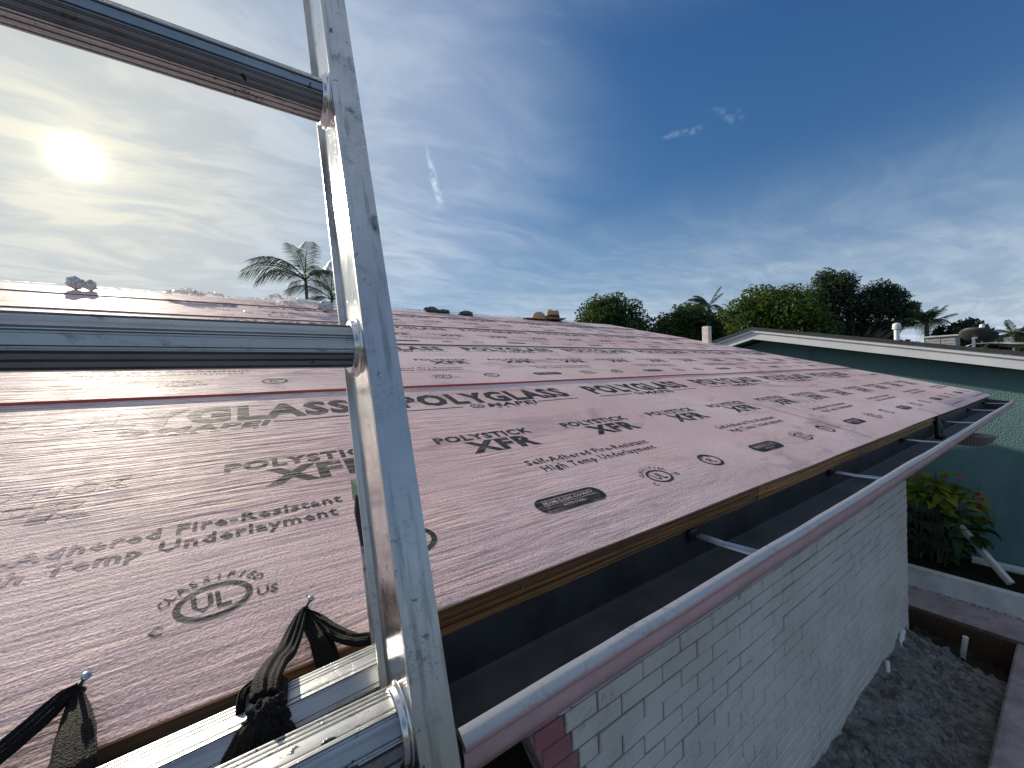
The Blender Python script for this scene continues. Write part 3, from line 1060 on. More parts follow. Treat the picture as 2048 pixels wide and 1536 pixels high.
# hangers
for hx in (0.752, 1.540, 2.42, 3.30, 4.21, 4.92):
    b = MB()
    yb, zb = 0.466, -0.343
    pts = [(hx, yb - 0.002, zb), (hx + 0.001, 0.446, zb + 0.004), (hx + 0.003, 0.40, zb + 0.002), (hx + 0.005, 0.345, zb + 0.004), (hx + 0.006, 0.3335, zb + 0.006)]
    w = [0.012, 0.010, 0.011, 0.014, 0.017]
    V, F = [], []
    for (x, y, z), ww in zip(pts, w):
        V += [(x - ww, y, z), (x - ww * 0.8, y, z + 0.004), (x, y, z + 0.0015), (x + ww * 0.8, y, z + 0.004), (x + ww, y, z), (x, y, z - 0.002)]
    for a in range(len(pts) - 1):
        for k in range(6):
            F.append((a * 6 + k, a * 6 + (k + 1) % 6, a * 6 + 6 + (k + 1) % 6, a * 6 + 6 + k))
    F += [(5, 4, 3, 2, 1, 0), tuple((len(pts) - 1) * 6 + k for k in range(6))]
    mi = [1 if f < 6 else 0 for f in range(len(F))]
    mk('gutter_hanger', V, F, [HANG, HANGD], GUT, mi=mi)
    b = MB()
    b.box((hx - 0.013, 0.454, zb - 0.010), (hx + 0.013, 0.4645, zb + 0.015), bev=0.003)
    b.lathe([(0.0001, 0.0), (0.0045, 0.0), (0.0045, 0.004), (0.0001, 0.005)], (hx, 0.4538, zb + 0.004), (0, -1, 0), 8)
    b.build('hanger_clip', HANGD, GUT)
# lapped joints of the gutter
for gx in (2.02, 4.05):
    pf = [(y - (0.0016 if y < 0.40 else 0), z - (0.0012 if z < -0.37 else 0)) for y, z in gout[:9]]
    pf += [(y + 0.0012, z + 0.0006) for y, z in reversed(gout[:9])]
    MB().prism([(y, z - 0.002 * gx / 5) for y, z in pf], gx, gx + 0.035).build('joint_band', PINKPAINT, GUT)
# a basket-like pleated outlet under the gutter
b = MB()
seg = 44
prof = [(0.020, -0.062), (0.055, -0.056), (0.085, -0.036), (0.098, -0.008), (0.100, 0.0)]
cxb, cyb, czb = 3.42, 0.375, -0.4195
V, F = [], []
for r, h in prof:
    for k in range(seg * 2):
        th = math.pi * k / seg
        rr = r * (1 + (0.03 if k % 2 else -0.03))
        V.append((cxb + rr * math.cos(th), cyb + rr * math.sin(th), czb + h))
for a in range(len(prof) - 1):
    for k in range(seg * 2):
        k2 = (k + 1) % (seg * 2)
        F.append((a * seg * 2 + k, a * seg * 2 + k2, (a + 1) * seg * 2 + k2, (a + 1) * seg * 2 + k))
F.append(tuple(range(seg * 2 - 1, -1, -1)))
F.append(tuple((len(prof) - 1) * seg * 2 + k for k in range(seg * 2)))
mk('pleated_outlet', V, F, simple('pleated_brown', (0.20, 0.16, 0.145), 0.6), GUT)
# a black strap hanging from the eave into the gutter
pts = catmull([(3.16, 0.470, -0.300), (3.10, 0.452, -0.315), (3.06, 0.440, -0.350), (3.04, 0.436, -0.385), (3.035, 0.425, -0.401)], 6)
MB().tube(pts, [0.016] * (len(pts) - 6) + [0.020] * 6, 8).build('hanging_strap', BLACK, HOUSE, smooth=True)

# ------------------------------------------------------------------ walls
WY = 0.852


def wleft(z):
    return max(0.55, min(1.05, 0.712 + 0.38 * (-0.985 - z)))


ZT, ZB = -0.452, -2.48
b = MB()
zs = [ZT, -0.56, -0.985, -1.4, -1.875, ZB]
V, F = [], []
for z in zs:
    xl = wleft(z) - 0.116
    V += [(xl, WY + 0.008, z), (4.592, WY + 0.008, z), (xl, WY + 0.11, z), (4.592, WY + 0.11, z)]
for k in range(len(zs) - 1):
    a, c = 4 * k, 4 * k + 4
    F += [(a, a + 1, c + 1, c), (a + 2, c + 2, c + 3, a + 3), (a, c, c + 2, a + 2), (a + 1, a + 3, c + 3, c + 1)]
F += [(0, 2, 3, 1), (4 * len(zs) - 4, 4 * len(zs) - 3, 4 * len(zs) - 1, 4 * len(zs) - 2)]
WALL = mk('wall', V, F, MORTAR, HOUSE)


def brick_mesh(L, H, D, name, mat, ch=0.0035):
    bm = bmesh.new()
    V = []
    x, z = L / 2, H / 2
    V = [(-x, D, -z), (x, D, -z), (x, D, z), (-x, D, z),
         (-x, ch, -z), (x, ch, -z), (x, ch, z), (-x, ch, z),
         (-x + ch, 0, -z + ch), (x - ch, 0, -z + ch), (x - ch, 0, z - ch), (-x + ch, 0, z - ch)]
    F = [(8, 9, 10, 11), (4, 5, 9, 8), (5, 6, 10, 9), (6, 7, 11, 10), (7, 4, 8, 11), (0, 1, 5, 4), (1, 2, 6, 5), (2, 3, 7, 6), (3, 0, 4, 7)]
    bm.free()
    return meshdata(name, V, F, mat)


CH, BL, JT = 0.0667, 0.220, 0.0072
full = [brick_mesh(BL - JT, CH - JT, 0.05, 'brick', WBRICK)]
cache = {}
cand = []
ncourse = int((ZT - ZB) / CH)
for c in range(ncourse):
    zc = ZT - CH * (c + 0.5)
    xl = wleft(zc)
    x = 4.60 - (BL / 2 if c % 2 else 0)
    ends = [4.60] if c % 2 else []
    cuts = []
    if c % 2:
        cuts.append((4.60 - BL / 2, 4.60))
    while x > xl + 0.02:
        cuts.append((max(x - BL, xl), x))
        x -= BL
    for a, e in cuts:
        if e - a > 0.025:
            cand.append((a, e, zc, 0))
    # the pink painted end
    cand.append((xl - 0.112, xl - 0.004, zc, 1))


def depth_of(x, y, z):
    return _f.dot(Vector((x, y, z)))


def in_view(x, y, z):
    d = Vector((x, y, z))
    w = d.dot(_f)
    if w < 0.05:
        return False
    px, py = 1024 + 774.86 * d.dot(_r2) / w, 768 - 774.86 * d.dot(_u2) / w
    # under the gutter line and above the dirt
    return 900 < px < 1850 and py < 1580 and z < -0.56 - 0.55 * 0 and py > 1536 - (px - 960) * 0.70


vis = [q for q in cand if in_view((q[0] + q[1]) / 2, WY, q[2] - 0.03)]
vis.sort(key=lambda q: depth_of((q[0] + q[1]) / 2, WY, q[2]))
single = set(map(tuple, vis[:296]))
rest = MB()
for q in cand:
    a, e, zc, pk = q
    L = e - a - (JT if not pk else 0.004)
    if tuple(q) in single:
        key = (round(L, 3), pk)
        if key not in cache:
            cache[key] = brick_mesh(L, CH - JT, 0.05, 'brick', PINKBRICK if pk else WBRICK)
        rot = Matrix.Rotation(random.gauss(0, 0.006), 3, 'Z') @ Matrix.Rotation(random.gauss(0, 0.004), 3, 'Y')
        inst('brick', cache[key], ((a + e) / 2, WY + random.uniform(-0.0022, 0.0018), zc + random.gauss(0, 0.0008)), WALL, rot)
    elif not pk:
        ch = 0.0035
        x, z = L / 2, (CH - JT) / 2
        cx = (a + e) / 2
        dy = WY + random.uniform(-0.002, 0.002)
        V = [(cx - x, dy + 0.05, zc - z), (cx + x, dy + 0.05, zc - z), (cx + x, dy + 0.05, zc + z), (cx - x, dy + 0.05, zc + z),
             (cx - x, dy + ch, zc - z), (cx + x, dy + ch, zc - z), (cx + x, dy + ch, zc + z), (cx - x, dy + ch, zc + z),
             (cx - x + ch, dy, zc - z + ch), (cx + x - ch, dy, zc - z + ch), (cx + x - ch, dy, zc + z - ch), (cx - x + ch, dy, zc + z - ch)]
        rest.add(V, [(8, 9, 10, 11), (4, 5, 9, 8), (5, 6, 10, 9), (6, 7, 11, 10), (7, 4, 8, 11), (0, 1, 5, 4), (1, 2, 6, 5), (2, 3, 7, 6), (3, 0, 4, 7)])
tag(rest.build('remaining_bricks', WBRICK, WALL), kind='stuff')
# other walls of the house, out of sight, so it stands from a step aside
b = MB()
b.box((4.50, WY + 0.12, ZB), (4.598, 8.2, -0.46))
b.add([(4.50, WY + 0.12, -0.46), (4.50, 8.2, -0.46), (4.50, yr, 0.70), (4.598, WY + 0.12, -0.46), (4.598, 8.2, -0.46), (4.598, yr, 0.70)],
      [(0, 2, 1), (3, 4, 5), (0, 3, 5, 2), (2, 5, 4, 1)])
b.box((XL + 0.5, 8.2, ZB), (4.59, 8.3, -0.46))
b.build('wall', WBRICK, HOUSE)
b = MB()
b.box((XL + 0.5, 2.3, ZB), (4.49, 2.4, -0.46))
b.build('porch_wall', DARKIN, HOUSE)

# vent post by the rake
b = MB()
px_, ps_ = 5.13, 2.49
bx = roofp(px_, ps_, 0.0)
b.box((bx[0] - 0.040, bx[1] - 0.045, bx[2] - 0.05), (bx[0] + 0.040, bx[1] + 0.045, bx[2] + 0.225), bev=0.006)
b.build('vent_post', simple('pale_post', (0.66, 0.60, 0.52), 0.6, var=0.15, scale=18), label='short pale wooden post standing at the roof edge', cat='post')

# ================================================================== ladder
LAD = empty('extension_ladder', (-0.10, -0.35, -2.2), label='scratched aluminium extension ladder leaning on the eave', cat='ladder')
K = 0.344                                  # run per rise of the leaning rails
LN = math.hypot(1, K)


def railp(x, dpt, z):
    """point on a rail: dpt = horizontal offset of the plane at eye level"""
    return (x, dpt + K * z, z)


def rail(name, xin, side, d0, d1, z0, z1, mats):
    """I-section rail; xin = inner lip edge, side=+1 rail opens to +x"""
    s = side
    t = 0.0035
    lw = 0.0006
    fw = 0.0275
    A = [(0, d0), (fw, d0), (fw, d0 + t), (lw + t, d0 + t + 0.001), (lw + t, d1 - t - 0.001), (fw, d1 - t), (fw, d1), (-0.004, d1), (-0.004, d1 - t),
         (lw, d1 - t - 0.004), (lw, d0 + t + 0.004), (0, d0 + t)]
    mi = [0, 0, 0, 0, 0, 0, 0, 0, 0, 1, 0, 0]
    mb = MB()
    nz = 30
    V, F, I = [], [], []
    for a in range(nz + 1):
        z = z0 + (z1 - z0) * a / nz
        for (x, d) in A:
            V.append(railp(xin + s * x, d, z))
    n = len(A)
    for a in range(nz):
        for k in range(n):
            q = (a * n + k, a * n + (k + 1) % n, (a + 1) * n + (k + 1) % n, (a + 1) * n + k)
            F.append(q if s > 0 else q[::-1])
            I.append(mi[k])
    F += [tuple(range(n)) if s < 0 else tuple(range(n - 1, -1, -1)), tuple(nz * n + k for k in (range(n) if s > 0 else range(n - 1, -1, -1)))]
    I += [0, 0]
    bm = MB()
    bm.V, bm.F, bm.I = V, F, I
    return bm.build(name, mats, LAD)


RX, LX = 0.0835, -0.318
rail('rail', RX, 1, 0.335, 0.414, -2.0, 1.25, [ALU_RAIL, ALU_WEB])
rail('rail', LX, -1, 0.335, 0.414, -2.0, 1.25, [ALU_RAIL, ALU_WEB])
rail('base_rail', RX + 0.012, 1, 0.4185, 0.4955, -2.2, -0.118, [ALU_RAIL, ALU_WEB])
rail('base_rail', LX - 0.012, -1, 0.4185, 0.4955, -2.2, -0.118, [ALU_RAIL, ALU_WEB])
for x in (RX + 0.012, LX - 0.012):
    s = 1 if x > 0 else -1
    b = MB()
    P8 = []
    for z in (-0.128, -0.108):
        for dx, d in ((-0.006, 0.4165), (0.029, 0.4165), (0.029, 0.498), (-0.006, 0.498)):
            P8.append(railp(x + s * dx, d, z))
    Fq = [(3, 2, 1, 0), (4, 5, 6, 7), (0, 1, 5, 4), (1, 2, 6, 5), (2, 3, 7, 6), (3, 0, 4, 7)]
    b.add(P8, Fq)
    b.build('end_cap', GREEN, LAD)
    b = MB()
    b.tube([railp(x - s * 0.0055, 0.470, -0.118), railp(x - s * 0.007, 0.472, -0.135), railp(x - s * 0.0055, 0.474, -0.168)], [0.003, 0.0036, 0.002], 6)
    b.build('pull_cord', BLACK, LAD)


def rung_profile():
    """closed (f,u) polygon, f towards the climber; drawn with grooves"""
    key = [(-0.0190, 0.0175), (0.0100, 0.0190), (0.0220, 0.0070), (0.0225, -0.0065), (0.0130, -0.0190), (-0.0110, -0.0190), (-0.0215, -0.0090), (-0.0215, 0.0100)]
    groove = {0: [0.09, 0.24, 0.39, 0.84], 1: [0.09, 0.88], 2: [0.13, 0.86], 3: [0.10, 0.5, 0.9], 4: [0.15, 0.5, 0.85], 5: [], 6: [], 7: []}
    out = []
    for k in range(8):
        a, c = Vector(key[k]), Vector(key[(k + 1) % 8])
        t = (c - a)
        L = t.length
        nrm = Vector((-t.y, t.x)).normalized()
        if nrm.dot(a + c) > 0:
            nrm = -nrm
        out.append(a)
        for g in groove[k]:
            w = 0.0013
            for dt, dd in ((-w, 0), (-w * 0.5, 0.0020), (w * 0.5, 0.0020), (w, 0)):
                out.append(a + t * g + t.normalized() * dt + nrm * dd)
    return [(p.x, p.y) for p in out]


RP = rung_profile()


def rung(dc, z, name='rung', xo=0.0, tilt=0.0):
    cy, cz = dc + K * z, z
    prof = [(cy - f, cz + u) for f, u in RP]
    bm = MB()
    nn = len(prof)
    bm.prism(prof, LX - 0.003 - xo, RX + 0.004 + xo)
    bm.V = [(x, y, z_ + tilt * (x - RX)) for x, y, z_ in bm.V]
    r = bm.build(name, ALU_RUNG, LAD)
    for x, s in ((RX + 0.005 + xo, -1), (LX - 0.005 - xo, 1)):
        c = MB()
        pr_ = [(0.0236, 0.0105), (0.0246, 0.0095), (0.0250, 0.0070), (0.0256, 0.0062), (0.0272, 0.0056), (0.0284, 0.0040), (0.0288, 0.0018), (0.0282, 0.0)]
        c.lathe([(0.0170, 0.0105)] + pr_, (x, cy, cz + tilt * (x - RX)), (s, 0, 0), 40)
        c.build('collar', ALU_COL, r, smooth=True, sharp=50)


dzr = 0.305 / LN
zm = 0.0335
for k in range(-6, 5):
    rung(0.3745, zm + k * dzr)
for k in range(-6, 0):
    rung(0.4570, zm + k * dzr - 0.014, 'base_rung', 0.015, 0.045)

# ================================================================== nails and tie straps
def nail(name, base, head, label):
    b = MB()
    bv, hv = Vector(base), Vector(head)
    ax = (hv - bv).normalized()
    b.tube([bv - ax * 0.01, hv], 0.0017, 8)
    b.lathe([(0.0001, -0.0018), (0.0030, -0.0014), (0.0038, 0.0002), (0.0036, 0.0012), (0.0022, 0.0020), (0.0001, 0.0022)], hv, ax, 14)
    b.build(name, STEEL, smooth=True, sharp=50, label=label, cat='nail')


nail('roofing_nail', (0.0364, 0.5010, -0.2657), (0.0489, 0.4960, -0.2443), 'bent steel nail beside the ladder holding the knotted black strap')
nail('roofing_nail', (-0.1380, 0.4974, -0.2667), (-0.1270, 0.4875, -0.2466), 'bent steel nail at the lower left holding the split black strap')


def netmat():
    mt, nt, b, _ = new_mat('black_netting')
    co = world_co(nt)
    n1 = noise_(nt, co, 900.0, 3, 0.7)
    w = N(nt, 'ShaderNodeTexVoronoi', None, Scale=620.0, Vector=co)
    c = mixc(nt, ramp(nt, n1, 0.45, 0.70), (0.004, 0.004, 0.0045), (0.030, 0.027, 0.023))
    nt.links.new(c, b.inputs['Base Color'])
    b.inputs['Roughness'].default_value = 0.75
    b.inputs['Specular IOR Level'].default_value = 0.25
    h = math_(nt, 'ADD', w.outputs[0], n1)
    nt.links.new(bump(nt, h, 0.9, 0.0018), b.inputs['Normal'])
    return mt


NET = netmat()


def band(name, pts, wid, thk, parent, up=(0, -0.3, 1), seg=44, twist=0.0, ph=0.0, fold=0.42, n=9):
    """a gathered strip of netting: flattened, ridged section swept along a curve"""
    P = catmull(pts, n)
    m = len(P)
    V, F = [], []
    wl = wid if hasattr(wid, '__len__') else [wid, wid]
    for i, p in enumerate(P):
        t = (P[min(i + 1, m - 1)] - P[max(i - 1, 0)]).normalized()
        uv = Vector(up)
        nrm = (uv - t * uv.dot(t)).normalized()
        a = t.cross(nrm)
        q = i / (m - 1)
        if twist:
            ang = twist * q
            a, nrm = a * math.cos(ang) + nrm * math.sin(ang), nrm * math.cos(ang) - a * math.sin(ang)
        w = np.interp(q, np.linspace(0, 1, len(wl)), wl)
        for k in range(seg):
            th = 2 * math.pi * k / seg
            rg = 1 + fold * math.sin(th * 5 + ph + 2.0 * q) * 0.5 + fold * 0.6 * math.sin(th * 11 + 3 * ph - 3.0 * q) + 0.12 * noise.noise(Vector((th, q * 9, ph)))
            V.append(p + a * (math.cos(th) * w * (1 + 0.08 * noise.noise(Vector((q * 7, ph, 0))))) + nrm * (math.sin(th) * thk * rg))
    for i in range(m - 1):
        for k in range(seg):
            k2 = (k + 1) % seg
            F.append((i * seg + k, i * seg + k2, (i + 1) * seg + k2, (i + 1) * seg + k))
    F += [tuple(range(seg - 1, -1, -1)), tuple((m - 1) * seg + k for k in range(seg))]
    return mk(name, V, F, NET, parent, smooth=True)


def lump(name, c, r, parent, mat, sub=4, amp=0.25, fr=2.2, seed=0, **kw):
    bm = bmesh.new()
    bmesh.ops.create_icosphere(bm, subdivisions=sub, radius=1.0)
    for v in bm.verts:
        k = 1 + amp * noise.fractal(v.co * fr + Vector((seed, 0, 0)), 0.9, 2.0, 4)
        v.co = Vector((c[0] + v.co.x * k * r[0], c[1] + v.co.y * k * r[1], c[2] + v.co.z * k * r[2]))
    bm.verts.index_update()
    o = mk(name, [v.co[:] for v in bm.verts], [[v.index for v in f.verts] for f in bm.faces], mat, parent, smooth=True, **kw)
    bm.free()
    return o


S1 = empty('tie_strap', (0.02, 0.47, -0.27), label='black netting strap knotted around the ladder rungs', cat='strap')
band('strap_band', [(0.041, 0.497, -0.2560), (0.034, 0.478, -0.2560), (0.021, 0.440, -0.2590), (0.010, 0.400, -0.2440), (0.003, 0.366, -0.2330), (0.000, 0.346, -0.2330)], [0.003, 0.0085, 0.011, 0.010, 0.009], 0.0045, S1, ph=0.4)
band('strap_band', [(0.040, 0.497, -0.2570), (0.030, 0.476, -0.2575), (0.014, 0.440, -0.2635), (-0.004, 0.404, -0.2560), (-0.014, 0.385, -0.2500), (-0.016, 0.372, -0.2560)], [0.002, 0.005, 0.005, 0.004, 0.003], 0.0026, S1, ph=1.9)
band('strap_band', [(0.043, 0.496, -0.2590), (0.052, 0.482, -0.2630), (0.066, 0.455, -0.2680), (0.082, 0.428, -0.2680), (0.094, 0.410, -0.262)], [0.003, 0.008, 0.008, 0.007, 0.007], 0.0045, S1, ph=3.0)
band('strap_band', [(0.042, 0.494, -0.2590), (0.046, 0.478, -0.2640), (0.053, 0.448, -0.2740), (0.058, 0.425, -0.300), (0.060, 0.412, -0.330)], [0.003, 0.008, 0.011, 0.011, 0.010], 0.0040, S1, ph=4.4)
band('strap_band', [(0.0395, 0.4985, -0.2585), (0.0420, 0.4945, -0.2545), (0.0440, 0.4950, -0.2580), (0.0410, 0.4990, -0.2620)], 0.0045, 0.0030, S1, ph=0.2)
# wraps around the back rung, then the knot in front
zc_ = zm - dzr - 0.014 - 0.0037
cyr = 0.4570 + K * zc_
for dx, ph in ((-0.002, 0.3), (0.011, 2.0)):
    ring_ = [(dx + 0.002 * math.sin(a * 2), cyr + 0.0285 * math.cos(a), zc_ + 0.0250 * math.sin(a)) for a in np.linspace(0.4, 5.9, 12)]
    band('strap_band', ring_, 0.0085, 0.0042, S1, up=(1, 0.2, 0.1), ph=ph, n=4)
lump('knot', (0.001, 0.3320, -0.2395), (0.0135, 0.0095, 0.0120), S1, NET, 4, 0.40, 2.6, 5)
band('strap_tail', [(0.001, 0.333, -0.236), (-0.004, 0.3265, -0.2440), (-0.010, 0.3235, -0.2580), (-0.0135, 0.3210, -0.2780), (-0.014, 0.320, -0.300)], [0.007, 0.0145, 0.0175, 0.018, 0.016], 0.0075, S1, up=(0, -1, 0.4), ph=2.2, fold=0.22)
band('strap_tail', [(0.004, 0.333, -0.242), (0.009, 0.3270, -0.2520), (0.0115, 0.3240, -0.2640), (0.011, 0.3220, -0.285)], [0.005, 0.0095, 0.0105, 0.009], 0.0065, S1, up=(0, -1, 0.4), ph=5.0, fold=0.22)

S2 = empty('tie_strap', (-0.135, 0.48, -0.27), label='black netting strap splitting in two at the lower left corner', cat='strap')
band('strap_band', [(-0.1345, 0.493, -0.2585), (-0.1420, 0.484, -0.2585), (-0.1520, 0.468, -0.2620), (-0.1640, 0.448, -0.2640), (-0.1800, 0.418, -0.2640), (-0.195, 0.395, -0.262)], [0.003, 0.008, 0.0085, 0.0085, 0.009], 0.0050, S2, ph=1.0)
band('strap_band', [(-0.1340, 0.492, -0.2590), (-0.1310, 0.478, -0.2640), (-0.1255, 0.455, -0.2670), (-0.1205, 0.430, -0.2720), (-0.117, 0.408, -0.282), (-0.116, 0.392, -0.310)], [0.003, 0.008, 0.0115, 0.0130, 0.014], 0.0045, S2, ph=2.7, fold=0.2)
band('strap_band', [(-0.1370, 0.4955, -0.2610), (-0.1345, 0.4915, -0.2575), (-0.1325, 0.4930, -0.2610), (-0.1355, 0.4965, -0.2640)], 0.0042, 0.0028, S2, ph=0.2)

# ================================================================== things left on the roof
def filmmat():
    mt, nt, b, out = new_mat('clear_plastic_film')
    co = world_co(nt)
    b.inputs['Base Color'].default_value = (0.90, 0.90, 0.88, 1)
    b.inputs['Roughness'].default_value = 0.22
    tr = nt.nodes.new('ShaderNodeBsdfTransparent')
    tl = nt.nodes.new('ShaderNodeBsdfTranslucent')
    tl.inputs['Color'].default_value = (0.95, 0.95, 0.92, 1)
    m1 = nt.nodes.new('ShaderNodeMixShader')
    m1.inputs[0].default_value = 0.6
    nt.links.new(b.outputs[0], m1.inputs[1])
    nt.links.new(tl.outputs[0], m1.inputs[2])
    m2 = nt.nodes.new('ShaderNodeMixShader')
    nt.links.new(math_(nt, 'ADD', 0.20, math_(nt, 'MULTIPLY', noise_(nt, co, 22, 4, 0.6), 0.5)), m2.inputs[0])
    nt.links.new(m1.outputs[0], m2.inputs[1])
    nt.links.new(tr.outputs[0], m2.inputs[2])
    nt.links.new(m2.outputs[0], out.inputs['Surface'])
    return mt


FILM = filmmat()


def film(x, s, L, Wd, H, ang, label, seed, name='plastic_wrap'):
    """crumpled sheet of film lying on the roof"""
    nx, ny = 34, 20
    V, F = [], []
    ca, sa = math.cos(ang), math.sin(ang)
    for i in range(nx + 1):
        for j in range(ny + 1):
            u, v = i / nx - 0.5, j / ny - 0.5
            ed = math.sqrt(max(0, 1 - (2 * u) ** 2)) * 0.7 + 0.3
            a = noise.fractal(Vector((u * 5 + seed, v * 3, 0)), 0.8, 2.0, 4)
            c = noise.fractal(Vector((u * 5, v * 3 + seed, 9)), 0.8, 2.0, 4)
            rdg = 1 - abs(noise.noise(Vector((u * 7 + seed, v * 5, 3))))
            h = H * (0.15 + 0.85 * rdg ** 2 * ed * (0.5 + 0.5 * noise.noise(Vector((u * 3, seed, 1)))))
            lx, ls = u * L + a * L * 0.10, v * Wd * ed + c * Wd * 0.22
            V.append(roofp(x + lx * ca - ls * sa, s + lx * sa + ls * ca, max(0.009, h + 0.006)))
    for i in range(nx):
        for j in range(ny):
            p = i * (ny + 1) + j
            F.append((p, p + ny + 1, p + ny + 2, p + 1))
    return mk(name, V, F, FILM, smooth=True, label=label, cat='plastic')


film(-0.36, 3.98, 0.40, 0.20, 0.14, 0.05, 'long crumpled clear plastic strip on the ridge, nearest the sun', 1.0)
film(0.28, 4.17, 0.26, 0.18, 0.14, -0.1, 'small pale plastic scrap on the ridge left of the rail', 4.0)
film(0.42, 3.62, 0.38, 0.22, 0.17, 0.1, 'white plastic sheet spread below the palm trunks', 8.0)
DARKF = simple('grey_film_ball', (0.70, 0.69, 0.66), 0.25, var=0.4, scale=30)
WHF = simple('white_film_ball', (0.62, 0.62, 0.61), 0.35, var=0.25, scale=30)


def ball(name, parts, mat, label, cat, **kw):
    x, s = parts[0][:2]
    root = empty(name, roofp(x, s, 0.0), label=label, cat=cat)
    for k, (x, s, h, rx, ry, rz) in enumerate(parts):
        lump('crumple', roofp(x, s, h), (rx, ry, rz), root, mat, 4, 0.42, 2.6, 3.1 * k + x)
    return root


ball('plastic_ball', [(-1.085, 4.08, 0.055, 0.048, 0.04, 0.042), (-1.005, 4.08, 0.047, 0.034, 0.035, 0.038)], DARKF, 'pair of grey crumpled plastic balls on the sunlit ridge at left', 'plastic')
ball('plastic_ball', [(0.60, 3.55, 0.052, 0.060, 0.05, 0.048)], WHF, 'white crumpled plastic ball touching the ladder rail', 'plastic')
GLV = simple('dark_grey_cloth', (0.10, 0.11, 0.13), 0.6, var=0.3, scale=20)
ball('cloth_scrap', [(1.90, 4.26, 0.040, 0.085, 0.05, 0.034), (2.05, 4.25, 0.028, 0.100, 0.05, 0.024)], GLV, 'long flat dark cloth scrap on the ridge just right of the ladder', 'cloth')
ball('cloth_scrap', [(2.33, 4.14, 0.030, 0.090, 0.06, 0.034)], GLV, 'humped dark cloth scrap on the ridge, nearer the straw hat', 'cloth')
# loose white fibres
for k, (x, s) in enumerate(((0.02, 3.1), (0.16, 3.15), (0.24, 2.98))):
    pts = [roofp(x + 0.035 * t, s + 0.05 * math.sin(3 * t + k) + 0.10 * t * (1 if k % 2 else -1), 0.010 + 0.004 * math.sin(6 * t)) for t in np.linspace(-1, 1, 9)]
    MB().tube(pts, 0.0024, 5).build('white_string', WHF, label=('curled white string left of its two neighbours', 'white string between two others below the ridge', 'short white string nearest the ladder rail')[k], cat='string')

STRAW = simple('straw', (0.42, 0.30, 0.17), 0.8, var=0.25, scale=60, bmp=0.5, bscale=200)
BAND = simple('dark_hat_band', (0.045, 0.025, 0.02), 0.7)
HX, HS = 3.86, 4.24
hc = Vector(roofp(HX, HS, 0.012))
HAT = empty('straw_hat', tuple(hc), label='tan straw hat with dark band lying on the ridge', cat='hat')
seg = 48


def hat_ring(r, z, dent=0.0, brim=0.0):
    out = []
    for k in range(seg):
        th = 2 * math.pi * k / seg
        x, y = r * 1.0 * math.cos(th), r * 0.88 * math.sin(th)
        zz = z + brim * (math.cos(th) ** 2) + dent * math.sin(th) ** 2
        out.append((hc.x + x, hc.y + y, hc.z + zz))
    return out


def rings_mesh(rings, close=True):
    V, F = [], []
    for rg in rings:
        V += rg
    for a in range(len(rings) - 1):
        for k in range(seg):
            F.append((a * seg + k, a * seg + (k + 1) % seg, (a + 1) * seg + (k + 1) % seg, (a + 1) * seg + k))
    if close:
        F.append(tuple((len(rings) - 1) * seg + k for k in range(seg)))
    return V, F


V, F = rings_mesh([hat_ring(0.225, 0.012, 0, 0.045), hat_ring(0.205, 0.010, 0, 0.022), hat_ring(0.16, 0.008), hat_ring(0.115, 0.010), hat_ring(0.108, 0.020)], False)
n0 = len(V)
V += [(x, y, z - 0.005) for x, y, z in V]
F += [tuple(i + n0 for i in reversed(f)) for f in F]
mk('brim', V, F, STRAW, HAT, smooth=True)
V, F = rings_mesh([hat_ring(0.109, 0.075), hat_ring(0.104, 0.12, -0.006), hat_ring(0.094, 0.160, -0.022), hat_ring(0.070, 0.172, -0.045), hat_ring(0.035, 0.150, -0.02), hat_ring(0.005, 0.135)])
mk('crown', V, F, STRAW, HAT, smooth=True)
V, F = rings_mesh([hat_ring(0.1145, 0.012), hat_ring(0.1125, 0.045), hat_ring(0.1105, 0.078)], False)
mk('hat_band', V, F, BAND, HAT, smooth=True)
cc = Vector(roofp(3.57, 4.22, 0.01))
CAP = empty('visor_cap', tuple(cc), label='rounded tan cloth cap left of the banded straw hat', cat='hat')
hc = cc
V, F = rings_mesh([hat_ring(0.115, 0.0), hat_ring(0.112, 0.04), hat_ring(0.095, 0.085), hat_ring(0.055, 0.112), hat_ring(0.01, 0.118)])
mk('crown', V, F, STRAW, CAP, smooth=True)
V = [(cc.x - 0.09, cc.y - 0.10, cc.z + 0.005), (cc.x - 0.26, cc.y - 0.08, cc.z + 0.002), (cc.x - 0.29, cc.y, cc.z + 0.006), (cc.x - 0.26, cc.y + 0.06, cc.z + 0.003), (cc.x - 0.09, cc.y + 0.09, cc.z + 0.02)]
V += [(x, y, z + 0.008) for x, y, z in V]
mk('brim', V, [(4, 3, 2, 1, 0), (5, 6, 7, 8, 9)] + [(i, (i + 1) % 5, 5 + (i + 1) % 5, 5 + i) for i in range(5)], STRAW, CAP)  # one-sided visor of the cap

